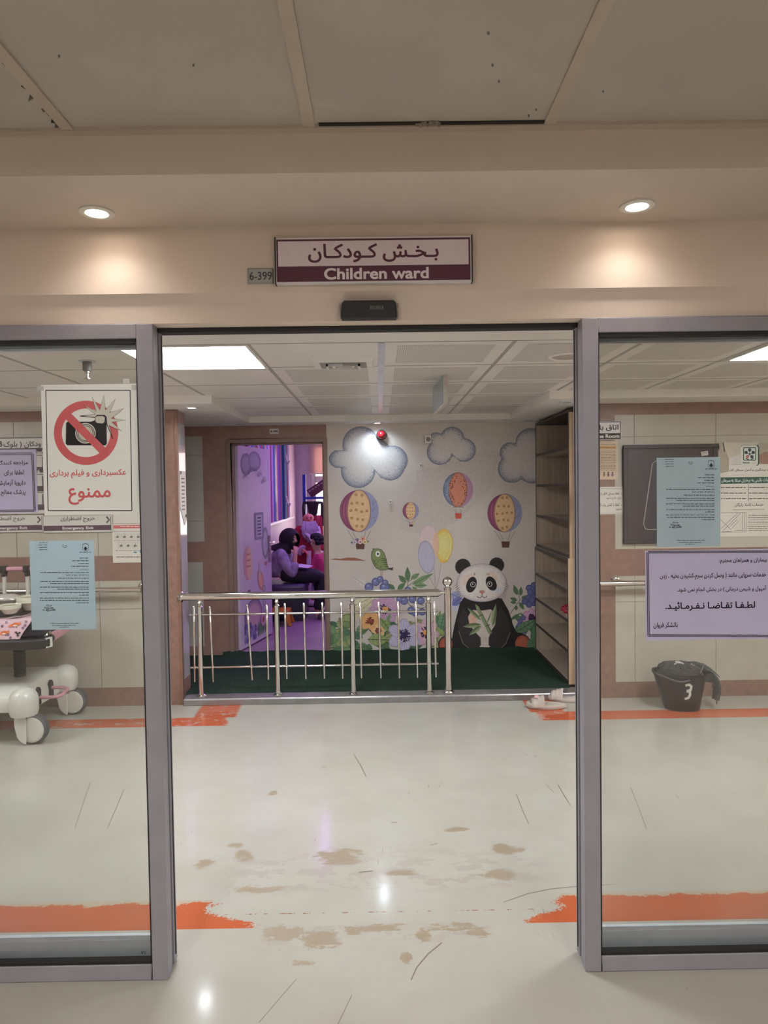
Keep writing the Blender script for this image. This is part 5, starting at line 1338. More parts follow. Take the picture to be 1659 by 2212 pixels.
# poster on the glossy return, seen at a slant
b = MB(); xx = XJL+.0059
def rp(y, z): return Vector((xx, y, z))
b.prism([rp(YW+.09, 1.66), rp(YW+.25, 1.66), rp(YW+.25, 1.30), rp(YW+.2, 1.26), rp(YW+.09, 1.40)], (.001, 0, 0)); r = thing('swirl_poster', (xx, YW+.17, 1.26), 'narrow cream poster with swirl corners on the glossy return left of the railing', 'poster'); b.build('sheet', M_sheet, r)
b = MB()
for k in range(9): b.box(xx+.0011, YW+.13, 1.60-.028*k, xx+.0016, YW+.21, 1.61-.028*k)
for y, z in ((YW+.12, 1.645), (YW+.23, 1.33)): b.tube([(xx+.0014, y+.015*math.cos(t)*(1-t/14), z+.015*math.sin(t)*(1-t/14)) for t in [k*.5 for k in range(22)]], .0016, 5)
b.build('print', M_black, r)
# ------------------------------------------------------------------ bucket with mop
c = PZ(1479, 1538, 0); BX, BY = c.x, c.y+.086
r = thing('mop_bucket', (BX, BY, .001), 'black oval plastic mop bucket marked 3 on the floor by the right wall', 'bucket')
Mb = Matrix.Translation((BX, BY, .001)) @ Matrix.Rotation(math.radians(-8), 4, 'Z')
def oval(rx, ry, z, dx=0): 
    return [Mb @ Vector((dx+rx*math.copysign(abs(math.cos(t))**.75, math.cos(t)), ry*math.copysign(abs(math.sin(t))**.75, math.sin(t)), z)) for t in [2*PI*k/40 for k in range(40)]]
b = MB(); b.rings([oval(.105, .085, 0, .015), oval(.112, .09, .006, .015), oval(.165, .125, .235), oval(.172, .132, .237), oval(.172, .132, .25), oval(.16, .12, .25), oval(.15, .112, .18), oval(.10, .08, .02, .015)], True, True)
b.build('body', mat('bucket_black', (30, 30, 31), .5, var=.2, vs=10), r)
b = MB(); b.tube([Mb @ Vector((-.165+.30*k/16, -.06-.085*math.sin(PI*min(1, k/13))**.6, .25-.035*math.sin(PI*k/16)**1.5)) for k in range(17)], .006, 8)
b.tube([Mb @ Vector(q) for q in ((.135, -.09, .24), (.105, -.10, .262), (.13, -.06, .285), (.15, -.02, .30))], .006, 8); b.build('handle', mat('handle_grey', (86, 84, 88), .5), r)
# lip spout right, number 3
b = MB(); b.rings([[Mb @ Vector(q) for q in ((.10, -.06, .24), (.10, .06, .24), (.10, .06, .21), (.10, -.06, .21))], [Mb @ Vector(q) for q in ((.215, -.045, .25), (.215, .045, .25), (.215, .045, .18), (.215, -.045, .18))]]); b.build('spout', M_black, r, bev=.006)
b = MB(); 
def onb(u, v):   # point on the front of the bucket
    z = v; k = z/.235; rx = .112+.053*k; ry = .09+.035*k; x = u
    cx_ = abs((x-.015*(1-k))/rx); y = -ry*max(0, 1-cx_**(2/.75))**(.75/2)
    return Mb @ Vector((x, y-.0015, z))
def stroke(pts, w):
    n = len(pts)
    for (p, q) in zip(pts, pts[1:]):
        d = math.hypot(q[0]-p[0], q[1]-p[1]); nx, ny = -(q[1]-p[1])/d*w/2, (q[0]-p[0])/d*w/2; e = (q[0]-p[0])/d*w*.2, (q[1]-p[1])/d*w*.2
        b.poly([onb(p[0]+nx-e[0], p[1]+ny-e[1]), onb(q[0]+nx+e[0], q[1]+ny+e[1]), onb(q[0]-nx+e[0], q[1]-ny+e[1]), onb(p[0]-nx-e[0], p[1]-ny-e[1])])
q3 = [(.01, .185), (.03, .192), (.045, .18), (.042, .155), (.02, .148)]
stroke(q3, .016); stroke([(.02, .146), (.038, .142), (.04, .12), (.03, .10), (.01, .092)], .016)
b.build('painted_number', mat('white_tape', (214, 212, 198), .6, var=.1, vs=60), r)
r = thing('string_mop', (BX, BY, .19), 'grey string mop head piled in the black bucket', 'mop')
rr = random.Random(5)
M_mop = mat('mop_grey', (70, 68, 68), .95, var=.3, vs=60, bmp=.4)
b = MB()
b.rings([oval(.135, .10, .20), oval(.145, .11, .25), oval(.13, .10, .285), oval(.09, .07, .305), oval(.03, .02, .312)], True, True)
for k in range(150):
    t = rr.uniform(0, 2*PI); q = rr.uniform(.2, 1)**.5; x, y = .125*q*math.cos(t), .095*q*math.sin(t); z = .31-.045*q*q; an = rr.uniform(0, 2*PI); l = rr.uniform(.02, .05)
    b.tube([Mb @ Vector((x, y, z)), Mb @ Vector((x+l*.5*math.cos(an), y+l*.5*math.sin(an), z+.010)), Mb @ Vector((x+l*math.cos(an), y+l*math.sin(an), z-.002))], .0035, 5)
b.build('pile', M_mop, r)
b = MB()
for k in range(46):
    y = rr.uniform(-.05, .04); s_ = rr.uniform(.85, 1.1); off = rr.uniform(0, .03); zl = rr.uniform(.12, .2)
    b.tube([Mb @ Vector(q) for q in ((.06, y*.6, .27+off*.4), (.14, y*.8, .275+off*.5), (.19+off*.4, y, .255+off*.3), (.215+off*.8, y, .215), (.225+off, y+rr.uniform(-.01, .01), zl), (.218+off*1.2, y, zl-rr.uniform(.02, .09)))], .0042, 5)
b.build('strings', mat('mop_strings', (92, 94, 96), .95, var=.3, vs=60), r)
b = MB()
pts = ((.05, .285), (.12, .29), (.18, .275), (.225, .245), (.255, .215))
for (x, z), (x2, z2) in zip(pts, pts[1:]): b.hexa([Mb @ Vector((x, -.02, z)), Mb @ Vector((x, .075, z+.004)), Mb @ Vector((x, .075, z+.012)), Mb @ Vector((x, -.02, z+.008))], [Mb @ Vector((x2, -.02, z2)), Mb @ Vector((x2, .075, z2+.004)), Mb @ Vector((x2, .075, z2+.012)), Mb @ Vector((x2, -.02, z2+.008))])
b.build('cloth_top', mat('mop_cloth', (74, 78, 84), .9, var=.15), r)
M_clip = mat('mop_clip', (196, 194, 186), .5)
for q in (((-.045, -.05, .306), (-.03, -.055, .32), (-.005, -.05, .318)), ((-.03, -.02, .318), (-.01, -.03, .322), (.015, -.055, .312)), ((.07, -.03, .306), (.075, -.05, .30), (.085, -.045, .298))):
    b = MB(); b.tube([Mb @ Vector(p_) for p_ in q], .005, 6); b.build('clip', M_clip, r)
# ------------------------------------------------------------------ stretcher trolley on the left
M_abs = mat('white_abs', (206, 206, 196), .28, var=.03)
M_tyre = mat('grey_tyre', (78, 78, 80), .6)
M_pink = mat('pink_enamel', (206, 150, 164), .35, var=.05)
M_navy = mat('navy_vinyl', (40, 40, 58), .45)
r = thing('stretcher_trolley', (-2.6, 4.55, 0), 'white hospital stretcher trolley with big castors standing behind the left glass', 'trolley')
b = MB()
def sec_(x, k=1): return [Vector((x, y, z)) for y, z in ((4.23, .20+.02*(1-k)), (4.215, .26), (4.24, .305), (4.40, .335*k+.01), (4.70, .345*k+.01), (4.85, .325), (4.87, .27), (4.86, .20+.02*(1-k)), (4.72, .17), (4.40, .17))]
b.rings([sec_(-3.9), sec_(-2.9), sec_(-2.5), sec_(-2.24), [Vector((-2.17-(.02 if z > .3 else 0), y, z)) for y, z in ((4.24, .22), (4.23, .26), (4.25, .30), (4.40, .325), (4.70, .335), (4.84, .315), (4.86, .27), (4.85, .21), (4.72, .17), (4.40, .17))]])
for dx, dy in ((-2.165, 4.27), (-2.165, 4.835)):
    b.lathe([(.075, .175), (.083, .20), (.083, .265), (.078, .295), (.06, .322), (.03, .337), (.002, .340)], (dx, dy, 0), 24)
b.build('base', M_abs, r, sharp=60)
for (dx, dy) in ((-2.165, 4.27), (-2.165, 4.835)):
    wx = dx+.055
    b = MB(); b.lathe([(.05, -.028), (.076, -.03), (.088, -.02), (.09, 0), (.088, .02), (.076, .03), (.05, .028)], (wx, dy, .0905), 36, 'Y'); w = b.build('castor', M_tyre, r)
    b = MB(); b.lathe([(.002, -.034), (.06, -.035), (.074, -.032), (.076, -.0302)], (wx, dy, .0905), 36, 'Y', cap1=False); b.lathe([(.002, .034), (.06, .035), (.074, .032), (.076, .0302)], (wx, dy, .0905), 36, 'Y', cap1=False)
    b.build('wheel_cover', M_abs, w)
    b = MB(); b.prism([Vector((dx-.04, dy-.046, .20)), Vector((dx+.03, dy-.046, .20)), Vector((dx+.03, dy-.046, .03))]+[Vector((wx+.088*math.cos(q), dy-.046, .0905+.088*math.sin(q))) for q in [PI*(1.40-.035*k) for k in range(9)]]+[Vector((dx-.04, dy-.046, .12))], (0, .008, 0)); b.build('fork', M_abs, w, bev=.003)
b = MB(); b.tube([(-2.20, 4.46, .225), (-2.09, 4.46, .225), (-2.055, 4.475, .225), (-2.04, 4.51, .228), (-2.04, 4.58, .235), (-2.055, 4.615, .238), (-2.09, 4.63, .24), (-2.20, 4.63, .24)], .011, 10); b.build('pedal_bar', M_pink, r)
for y in (4.43, 4.60):
    b = MB(); b.prism([Vector((-2.1595, y, .18)), Vector((-2.1595, y+.05, .18)), Vector((-2.1595, y+.05, .27)), Vector((-2.1595, y+.035, .29)), Vector((-2.1595, y+.01, .27))], (-.02, 0, 0))
    b.build('slot', M_dark, r)
b = MB(); b.lathe([(.04, .34)]+[(.033+.005*(k % 2), .345+.011*k) for k in range(17)]+[(.05, .53), (.08, .56)], (-2.31, 4.52, 0), 20); b.build('bellows_column', M_black, r)
b = MB(); rim = [(-3.9, 4.22), (-2.12, 4.22), (-2.04, 4.24), (-2.005, 4.29), (-2.02, 4.35), (-2.10, 4.40), (-2.12, 4.82), (-3.9, 4.82)]
b.prism([Vector((x, y, .575)) for x, y in rim], (0, 0, .065)); b.build('platform', M_black, r, bev=.015)
b = MB(); b.prism([Vector((x, y, .578)) for x, y in ((-2.035, 4.275), (-2.015, 4.31), (-2.0, 4.31), (-2.02, 4.27))], (0, 0, .06)); b.build('bumper_cap', M_abs, r)
b = MB(); b.lathe([(.026, .64), (.026, .72), (.02, .725)], (-2.09, 4.38, 0), 16); b.lathe([(.05, .64), (.045, .66)], (-2.09, 4.38, 0), 18); b.build('socket_post', M_steel, r)
b = MB(); b.hexa([Vector(q) for q in ((-2.075, 4.415, .585), (-2.045, 4.415, .585), (-2.045, 4.415, .645), (-2.075, 4.415, .645))], [Vector(q) for q in ((-2.10, 4.80, .60), (-2.07, 4.80, .60), (-2.07, 4.80, .665), (-2.10, 4.80, .665))]); b.build('end_board', M_pink, r, bev=.006)
for q in ((-2.085, 4.805, .632), (-2.055, 4.405, .612)):
    b = MB(); b.ball(q, .026, (1, .6, 1)); b.build('end_cap', M_black, r)
b = MB(); b.box(-3.9, 4.27, .641, -2.05, 4.80, .735); b.build('mattress', M_navy, r, bev=.02, seg=3)
yr_ = 4.74
zt = P(30, 1229, yr_).z
b = MB(); b.tube([(-3.9, yr_, zt), (-2.15, yr_, zt), (-2.11, yr_, zt-.012), (-2.1, yr_, zt-.05)], .0155, 12); rl = b.build('side_rail', M_pink, r)
for px in (10, 60, -60, -130):
    x = P(px, 1270, yr_).x
    b = MB(); b.lathe([(.0125, .66), (.0125, zt-.03)], (x, yr_, 0), 12); b.build('rail_post', M_abs, rl)
    b = MB(); b.box(x-.02, yr_-.022, zt-.025, x+.02, yr_+.022, zt+.022); b.box(x-.012, yr_-.02, zt-.05, x+.014, yr_+.02, zt-.025); b.build('rail_clamp', M_black, rl, bev=.005)
# printed sheet over the mattress end
b = MB(); rr = random.Random(2); g = []
n, m_ = 16, 14
for i in range(n+1):
    row = []
    for j in range(m_+1):
        t = j/m_; u = -3.3+(1.20-.05*max(0, t-.5)*2)*i/n
        if t < .5: y = 4.70-.45*t/.5; z = .743+.004*math.sin(u*30+t*8)
        else: y = 4.25-.012*math.sin((t-.5)*PI)-.015*(t-.5); z = .743-.115*(t-.5)/.5*(1-.1*i/n)
        row.append(b.v((u+.008*math.sin(t*5)*(i/n), y-.006*math.sin(u*22)*(t > .5), z+.004)))
    g.append(row)
b.c((222, 188, 196))
for i in range(n):
    for j in range(m_): b.f([g[i][j], g[i+1][j], g[i+1][j+1], g[i][j+1]])
sh = b.build('printed_bedsheet', mat('pink_cotton', (222, 190, 198), .8, var=.05, bmp=.1), None)
tag(sh, 'pink printed bedsheet hanging over the front of the trolley mattress', 'bedsheet')
class DrapeArt(Art):
    def pt(s, x, y, L):
        p = P(x, y, 4.23); t = .5+.5*min(1, max(0, (.747-p.z)/.11))
        p.y = 4.25-.012*math.sin((t-.5)*PI)-.015*(t-.5)-.006*math.sin(p.x*22)-.003-(L+s.n/50)*s.st; return p
a = DrapeArt(4.23); a.st = .0004
def fox(x, y, s_):
    a.ell(x, y, 9*s_, 4.5*s_, (214, 112, 62), 1, -.3); a.poly([(x+6*s_, y-2*s_), (x+13*s_, y-7*s_), (x+14*s_, y-1*s_), (x+8*s_, y+3*s_)][::-1], (220, 124, 70), 1.2); a.leaf(x-7*s_, y+1*s_, x-15*s_, y+5*s_, 5*s_, (226, 130, 76), 1.2); a.ell(x+1*s_, y+2*s_, 5*s_, 2*s_, (232, 210, 200), 1.4); a.line([(x+4*s_, y+3*s_), (x+6*s_, y+8*s_)], 1.4*s_, (80, 50, 44), 1.3)
fox(30, 1350, .9); fox(8, 1367, .9); fox(-40, 1355, .9)
for x, y in ((38, 1369), (35, 1366), (42, 1367), (39, 1373)): a.ell(x, y, 2.6, 2, (44, 42, 48), 1.5, n=10)
for x, y in ((12, 1345), (3, 1353), (52, 1352), (48, 1357), (18, 1371), (53, 1344), (24, 1377)): a.ring(x, y, 2, 1.4, (80, 70, 110), 1.5, 10)
o = a.build('print', M_paint, sh)
# tray, bowls, plastic bag
tz = .757
b = MB(); b.prism([Vector((-2.62+.40*math.copysign(abs(math.cos(t))**.5, math.cos(t)), 4.48+.17*math.copysign(abs(math.sin(t))**.5, math.sin(t)), tz)) for t in [2*PI*k/40 for k in range(40)]], (0, 0, .018)); tag(b.build('food_tray', M_black, bev=.006), 'black food tray lying on the trolley bed', 'tray')
b = MB(); b.tube([(-2.62+.405*math.copysign(abs(math.cos(t))**.5, math.cos(t)), 4.48+.175*math.copysign(abs(math.sin(t))**.5, math.sin(t)), tz-.002+.003*math.sin(t*9)) for t in [2*PI*k/60 for k in range(60)]], .006, 6, closed=True); b.build('rim_film', M_steel, bpy.data.objects['food_tray'])
M_bowl = mat('pale_plastic', (206, 208, 190), .3, var=.03)
def bowl(px, py, Y, R_, hh, label):
    c = P(px, py, Y); c.z = tz+.019
    r = thing('food_bowl', c, label, 'bowl', 'food bowls')
    b = MB(); b.lathe([(R_*.5, 0), (R_*.55, .002), (R_*.9, hh*.55), (R_, hh*.62), (R_*.96, hh*.66), (R_*1.0, hh*.95), (R_*.97, hh), (R_*.92, hh*.9), (R_*.5, hh*.3)], c, 32); b.build('body', M_bowl, r)
    b = MB(); b.lathe([(R_*.9, hh*.86), (R_*.6, hh*.92), (.001, hh*.97)], c, 28, cap0=False); b.build('food', mat('cooked_food', (196, 186, 150), .6, var=.3, vs=90), r)
bowl(22, 1310, 4.36, .063, .055, 'pale food bowl with a lid, in front on the trolley tray')
bowl(66, 1300, 4.50, .085, .085, 'larger pale food bowl behind the blue-grey notice on the tray')
b = MB(); c = P(14, 1296, 4.56); c.z = tz+.05
rr = random.Random(8); rs = []
for i in range(8):
    t = i/7; rad = .075*(math.sin(PI*(.15+.85*(1-t)))**.7)
    rs.append([c+Vector(((rad*(1+.25*rr.uniform(-1, 1)))*math.cos(2*PI*k/14)*1.2, (rad*(1+.25*rr.uniform(-1, 1)))*math.sin(2*PI*k/14), -.03+.09*t)) for k in range(14)])
b.rings(rs); tag(b.build('plastic_bag', mat('clear_plastic', (196, 192, 184), .15, var=.08, spec=.9), sharp=180), 'crumpled clear plastic bag behind the bowls on the trolley', 'bag')
# ------------------------------------------------------------------ playroom
PXL, PXR, PYF, PZT = -1.37, 2.2, 11.7, 2.45
M_pwall = mat('pink_wall', (206, 176, 196), .5, var=.03)
b = MB(); b.box(PXL-.1, YB+.12, 0, PXL, PYF, PZT); tag(b.build('wall_playroom_left', M_pwall, loc=(0, 0, 0)), kind='structure')
b = MB(); b.box(PXR, YB+.12, 0, PXR+.1, PYF, PZT); tag(b.build('wall_playroom_right', M_pwall, loc=(0, 0, 0)), kind='structure')
b = MB(); b.box(PXL-.1, YB+.12, PZT, PXR+.1, PYF+.1, PZT+.1); tag(b.build('ceiling_playroom', M_white, loc=(0, 0, 0)), kind='structure')
b = MB(); b.box(PXL-.1, YB+.12, -.05, PXR+.1, PYF+.1, .05); tag(b.build('floor_playroom', mat('lilac_mat', (150, 122, 148), .6, var=.1, vs=3, bmp=.4, bs=9), loc=(0, 0, 0)), kind='structure')
wx0, wz0, wz1 = P(672, 1000, PYF).x, .75, 2.28
wx1 = 1.2
b = MB()
for q in ((PXL-.1, 0, wx0, PZT), (wx1, 0, PXR+.1, PZT), (wx0, 0, wx1, wz0), (wx0, wz1, wx1, PZT)): b.box(q[0], PYF, q[1], q[2], PYF+.12, q[3])
tag(b.build('wall_playroom_back', mat('pale_lilac_wall', (196, 184, 206), .5, var=.03), loc=(0, 0, 0)), kind='structure')
r = struct('window_3', ((wx0+wx1)/2, PYF, wz0)); M_upvc = mat('window_white', (226, 218, 220), .35)
b = MB(); zm = P(685, 1035, PYF).z
for q in ((wx0, wz0, wx0+.07, wz1), (wx1-.07, wz0, wx1, wz1), (wx0+.07, wz0, wx1-.07, wz0+.07), (wx0+.07, wz1-.07, wx1-.07, wz1), (wx0+.07, zm-.06, wx1-.07, zm+.05), (.2, wz0+.07, .27, zm-.06)): b.box(q[0], PYF-.02, q[1], q[2], PYF+.05, q[3])
b.build('frame', M_upvc, r, bev=.005)
b = MB(); b.box(wx0+.01, PYF+.06, wz0+.01, wx1-.01, PYF+.065, wz1-.01); b.build('pane', emat('daylight_behind_pane', (255, 244, 240), 3.2), r)
zb_ = P(685, 1022, PYF-.05).z
r = thing('roller_blind', (.3, PYF-.05, zb_), 'cream roller blind half drawn over the playroom window', 'blind')
def blindmat():
    m, bb = newmat('blind_cloth'); nt = Nd.nt
    t = nt.nodes.new('ShaderNodeBsdfTranslucent'); t.inputs[0].default_value = (*lin((240, 208, 186)), 1); mx = nt.nodes.new('ShaderNodeMixShader'); mx.inputs[0].default_value = .4
    bb.inputs['Base Color'].default_value = (*lin((206, 190, 204)), 1); bb.inputs['Roughness'].default_value = .8
    nt.links.new(bb.outputs[0], mx.inputs[1]); nt.links.new(t.outputs[0], mx.inputs[2]); nt.links.new(mx.outputs[0], nt.nodes['Material Output'].inputs[0]); return m
b = MB(); b.box(wx0-.02, PYF-.052, zb_, wx1, PYF-.05, wz1+.05); b.build('cloth', blindmat(), r)
b = MB(); b.tube([(wx0-.03, PYF-.06, wz1+.06), (wx1, PYF-.06, wz1+.06)], .035, 14); b.build('roller', M_upvc, r)
b = MB(); b.box(wx0-.02, PYF-.056, zb_-.02, wx1, PYF-.046, zb_-.0002); b.build('bottom_bar', M_upvc, r)
# corrugated coloured wall board
r = thing('striped_wall_board', (PXL+.03, 9.4, 1.1), 'glossy corrugated wall board in coloured stripes on the playroom left wall', 'wall panel')
b = MB(); b.recalc = False
cols_ = [(168, 92, 120), (196, 180, 222), (84, 104, 176), (110, 150, 170), (206, 150, 150), (176, 140, 204), (150, 110, 190), (196, 110, 110), (74, 136, 168), (222, 180, 140), (150, 150, 210), (220, 200, 226)]
y = 7.3; k = 0; pw = .017; y_end = 10.75
prev = None
zlo = lambda yy: 1.115
while y < y_end:
    c = cols_[(int((y-7.3)/.13*1.0)) % len(cols_)]; b.c(c)
    xo = PXL+.014+.008*math.cos(y/.05*2*PI)
    cur = (b.v((xo, y, 1.115)), b.v((xo, y, 2.38)))
    if prev: b.f([prev[0], cur[0], cur[1], prev[1]])
    prev = cur; y += pw
b.build('sheet', paintmat('striped_gloss', .22, .03, 20, .4), r)
b = MB(); b.box(PXL+.0002, 7.3, 1.085, PXL+.035, 11.2, 1.113); b.build('rail', M_upvc, r)
b = MB(); b.box(PXL+.0002, 9.95, 1.114, PXL+.05, 10.2, 2.4); b.build('pilaster', mat('teal_strip', (70, 104, 150), .85, spec=.1), r)
# bench
M_bench = mat('indigo_vinyl', (76, 70, 104), .35, var=.06)
pb = PZ(660, 1342, .05); bx1 = pb.x; by0 = pb.y
r = thing('upholstered_bench', (-1.0, by0+.25, .0505), 'dark indigo upholstered box bench under the seated woman', 'bench')
zs = P(650, 1263, by0).z
b = MB(); b.box(-1.36, by0, zs-.09, bx1, by0+.52, zs); b.build('seat_pad', M_bench, r, bev=.03, seg=4)
b = MB(); b.box(-1.35, by0+.015, .0505, bx1-.012, by0+.505, zs-.0905); b.build('base', M_navy, r, bev=.006)
# orange toddler chair
cc = PZ(606, 1348, .05); M_or = mat('orange_plastic', (206, 128, 52), .35, var=.05)
r = thing('toddler_chair', (cc.x, cc.y, .0505), 'small orange plastic toddler chair in front of the bench beside the door leaf', 'chair')
X_, Y_ = cc.x-.02, by0-.16
b = MB(); b.prism([Vector((X_+x, Y_-.13, z)) for x, z in ((-.13, .19), (.12, .19), (.14, .205), (.12, .22), (-.13, .22))], (0, .25, 0)); b.build('seat', M_or, r, bev=.012)
b = MB(); b.prism([Vector((X_-.13+x, Y_-.12, z)) for x, z in ((0, .2), (.03, .2), (-.01, .40), (-.03, .44), (-.06, .44), (-.045, .38))], (0, .24, 0)); b.build('backrest', M_or, r, bev=.015)
for sx, sy in ((-1, -1), (1, -1), (1, 1), (-1, 1)):
    b = MB(); b.rings([[Vector((X_+sx*(.10+o)+dx, Y_+sy*(.10+o*.5)+dy, z)) for dx, dy in ((-q, -q), (q, -q), (q, q), (-q, q))] for z, q, o in ((.0505, .02, .045), (.12, .024, .02), (.195, .03, 0))]); b.build('leg', M_or, r, bev=.01)
# blue toy shelf, maroon box, black toy
M_blue2 = mat('blue_enamel', (52, 72, 176), .35)
yb2 = 10.2
r = thing('blue_toy_rack', (P(675, 1072, yb2).x, yb2, .0505), 'blue toy rack standing before the playroom window', 'rack')
p0, p1 = P(653, 1025, yb2), P(661, 1082, yb2)
b = MB(); b.box(p0.x, yb2, .0505, p1.x, yb2+.05, p0.z); b.build('upright', M_blue2, r, bev=.004)
zsh = P(676, 1075, yb2).z
b = MB(); b.box(p0.x+.055, yb2-.15, zsh-.02, p0.x+.75, yb2+.2, zsh+.012); b.build('shelf', M_blue2, r, bev=.004)
b = MB(); b.box(p0.x+.68, yb2, .0505, p0.x+.73, yb2+.05, zsh-.021); b.build('upright', M_blue2, r)
bc = P(684, 1058, yb2)
r = thing('toy_keyboard', (bc.x, yb2, zsh+.02), 'dark maroon box leaning slantwise on the blue toy rack', 'toy')
rot = Matrix.Rotation(-math.radians(33), 4, 'Y')
b = MB(); b.cbox(Vector((bc.x+.03, yb2+.02, bc.z+.03)), (.33, .08, .13), rot.to_3x3()); b.build('body', mat('maroon_plastic', (96, 44, 56), .4), r, bev=.006)
b = MB(); rm = rot.to_3x3()
for k in range(6): b.cbox(Vector((bc.x+.03, yb2+.02, bc.z+.03)) + rm @ Vector((-.13+.05*k, -.042, .03)), (.03, .003, .02), rm)
b.build('key', mat('pale_keys', (170, 140, 150), .4), r)
yk = 9.9; tcx = P(676, 1095, yk)
r = thing('toy_pot', (tcx.x, yk, P(676, 1112, yk).z), 'black toy basin on a red base behind the bearded figure', 'toy')
b = MB(); z0 = P(676, 1113, yk).z; z1 = P(676, 1083, yk).z; rad = .5*(P(688, 1090, yk).x-P(660, 1090, yk).x)
b.lathe([(rad*.55, z0), (rad*.7, z0+.03), (rad*.9, z1-.05), (rad*1.0, z1-.01), (rad*.98, z1), (rad*.85, z1-.012), (rad*.5, z0+.04)], (tcx.x, yk, 0), 24); b.build('bowl', M_black, r)
for sg in (-1, 1):
    b = MB(); b.tube([(tcx.x+sg*rad*.95, yk, z1-.02), (tcx.x+sg*rad*1.35, yk, z1-.02), (tcx.x+sg*rad*1.45, yk, z1-.07), (tcx.x+sg*rad*1.35, yk, z0-.15)], .022, 10); b.build('handle', M_black, r)
b = MB(); b.lathe([(rad*1.1, .0505), (rad*1.0, .6), (rad*.9, z0-.13), (rad*.9, z0-.04), (rad*.7, z0-.002)], (tcx.x+.06, yk+.02, 0), 20); b.build('base', mat('red_plastic', (176, 44, 70), .35), r)
# ------------------------------------------------------------------ people
M_skin = mat('skin', (206, 160, 140), .5, var=.04); M_hair = mat('dark_hair', (26, 24, 30), .7, var=.2, vs=60, bmp=.6)
def hand(sk, wrist, d, up, side, s_=1.0, curl=.4):
    """palm, four fingers and a thumb grown from a wrist joint; d along the hand, up = back of the hand"""
    d = Vector(d).normalized(); up = Vector(up); up = (up-d*up.dot(d)).normalized(); lat = d.cross(up)*side
    w = sk.v[sk.n[wrist]]
    sk.j(wrist+'_palm', w+d*.045*s_, (.026*s_, .018*s_), wrist)
    for k, (o, l) in enumerate(((-.022, .07), (-.0075, .08), (.0075, .075), (.022, .058))):
        b0 = w+d*.075*s_+lat*o*s_
        sk.j('%s_k%d' % (wrist, k), b0, .0095*s_, wrist+'_palm')
        d1 = (d*math.cos(curl)-up*math.sin(curl)); d2 = (d*math.cos(curl*2.2)-up*math.sin(curl*2.2))
        sk.j('%s_m%d' % (wrist, k), b0+d1*l*.5*s_, .0085*s_, '%s_k%d' % (wrist, k)); sk.j('%s_t%d' % (wrist, k), b0+(d1*.5+d2*.5)*l*s_, .0065*s_, '%s_m%d' % (wrist, k))
    sk.j(wrist+'_th', w+d*.03*s_-lat*.034*s_-up*.008*s_, .0105*s_, wrist+'_palm'); sk.j(wrist+'_tt', w+d*.068*s_-lat*.05*s_-up*.02*s_, .0075*s_, wrist+'_th')
def head(part_parent, c, R_, facing, brow=True):
    """face details set on the head: facing = unit vector in the level plane"""
    f = Vector(facing).normalized(); l = Vector((0, 0, 1)).cross(f).normalized(); u = f.cross(l)
    eyes = MB()
    for sg in (-1, 1): eyes.ball(c+f*R_*.72+l*sg*R_*.33+u*R_*.06, R_*.10, u=10, v=8)
    eyes.build('eye', mat('eye_dark', (30, 24, 24), .2), part_parent)
    m_ = MB()
    for sg in (-1, 1): m_.tube([c+f*R_*.72+l*sg*R_*.14+u*R_*.28, c+f*R_*.66+l*sg*R_*.27+u*R_*.32, c+f*R_*.56+l*sg*R_*.38+u*R_*.27], R_*.04, 6)
    if brow: m_.build('eyebrow', M_hair, part_parent)
    m_ = MB(); m_.tube([c+f*R_*.60+l*R_*.16-u*R_*.5, c+f*R_*.70-u*R_*.51, c+f*R_*.60-l*R_*.16-u*R_*.5], [R_*.03, R_*.06, R_*.03], 8, flat=.7); m_.build('lips', mat('lips', (170, 100, 100), .4), part_parent)
def head_joints(sk, neck, c, R_, f):
    f = Vector(f).normalized(); l = Vector((0, 0, 1)).cross(f).normalized(); u = Vector((0, 0, 1))
    sk.j('skull_low', c-u*R_*.35, (R_*.72, R_*.8), neck); sk.j('skull', c+u*R_*.25-f*R_*.05, (R_*.82, R_*.92), 'skull_low'); sk.j('crown', c+u*R_*.75-f*R_*.08, R_*.55, 'skull')
V = Vector
# seated woman -----------------------------------------------------
WY = by0+.27
def W_(px, py, dy=0): return P(px, py, WY+dy)
hip = W_(604, 1250); hip.z = zs+.10
chest = W_(604, 1205); neck = W_(613, 1182); hc = W_(627, 1165)
wf = V((.86, -.5, -.12)).normalized()
r = thing('person', (hip.x, WY, .0505), 'seated person in black headscarf and lilac shirt, hand to face, on indigo bench', 'person')
sk = Sk(); sk.j('hip', hip+V((.02, 0, .02)), .06); sk.j('waist', hip.lerp(chest, .45), .105, 'hip'); sk.j('chest', chest, .115, 'waist'); sk.j('neck', neck, .045, 'chest')
head_joints(sk, 'neck', hc, .098, wf)
shn = chest+V((.02, -.16, .055)); shf = chest+V((.06, .15, .05))
elb = W_(634, 1243, -.17); wr = W_(638, 1200, -.12)
elf = W_(640, 1240, .16); wrf = W_(656, 1246, .10)
for nm, s_, e_, w_ in (('n', shn, elb, wr), ('f', shf, elf, wrf)):
    sk.j('sh'+nm, s_, .05, 'chest'); sk.j('el'+nm, e_, .038, 'sh'+nm); sk.j('wr'+nm, w_, .024, 'el'+nm)
hand(sk, 'wrn', (hc+wf*.09-wr), (.5, -.8, .2), 1, 1.0, .5); hand(sk, 'wrf', (.8, -.25, -.2), (0, 0, 1), -1, 1.0, .5)
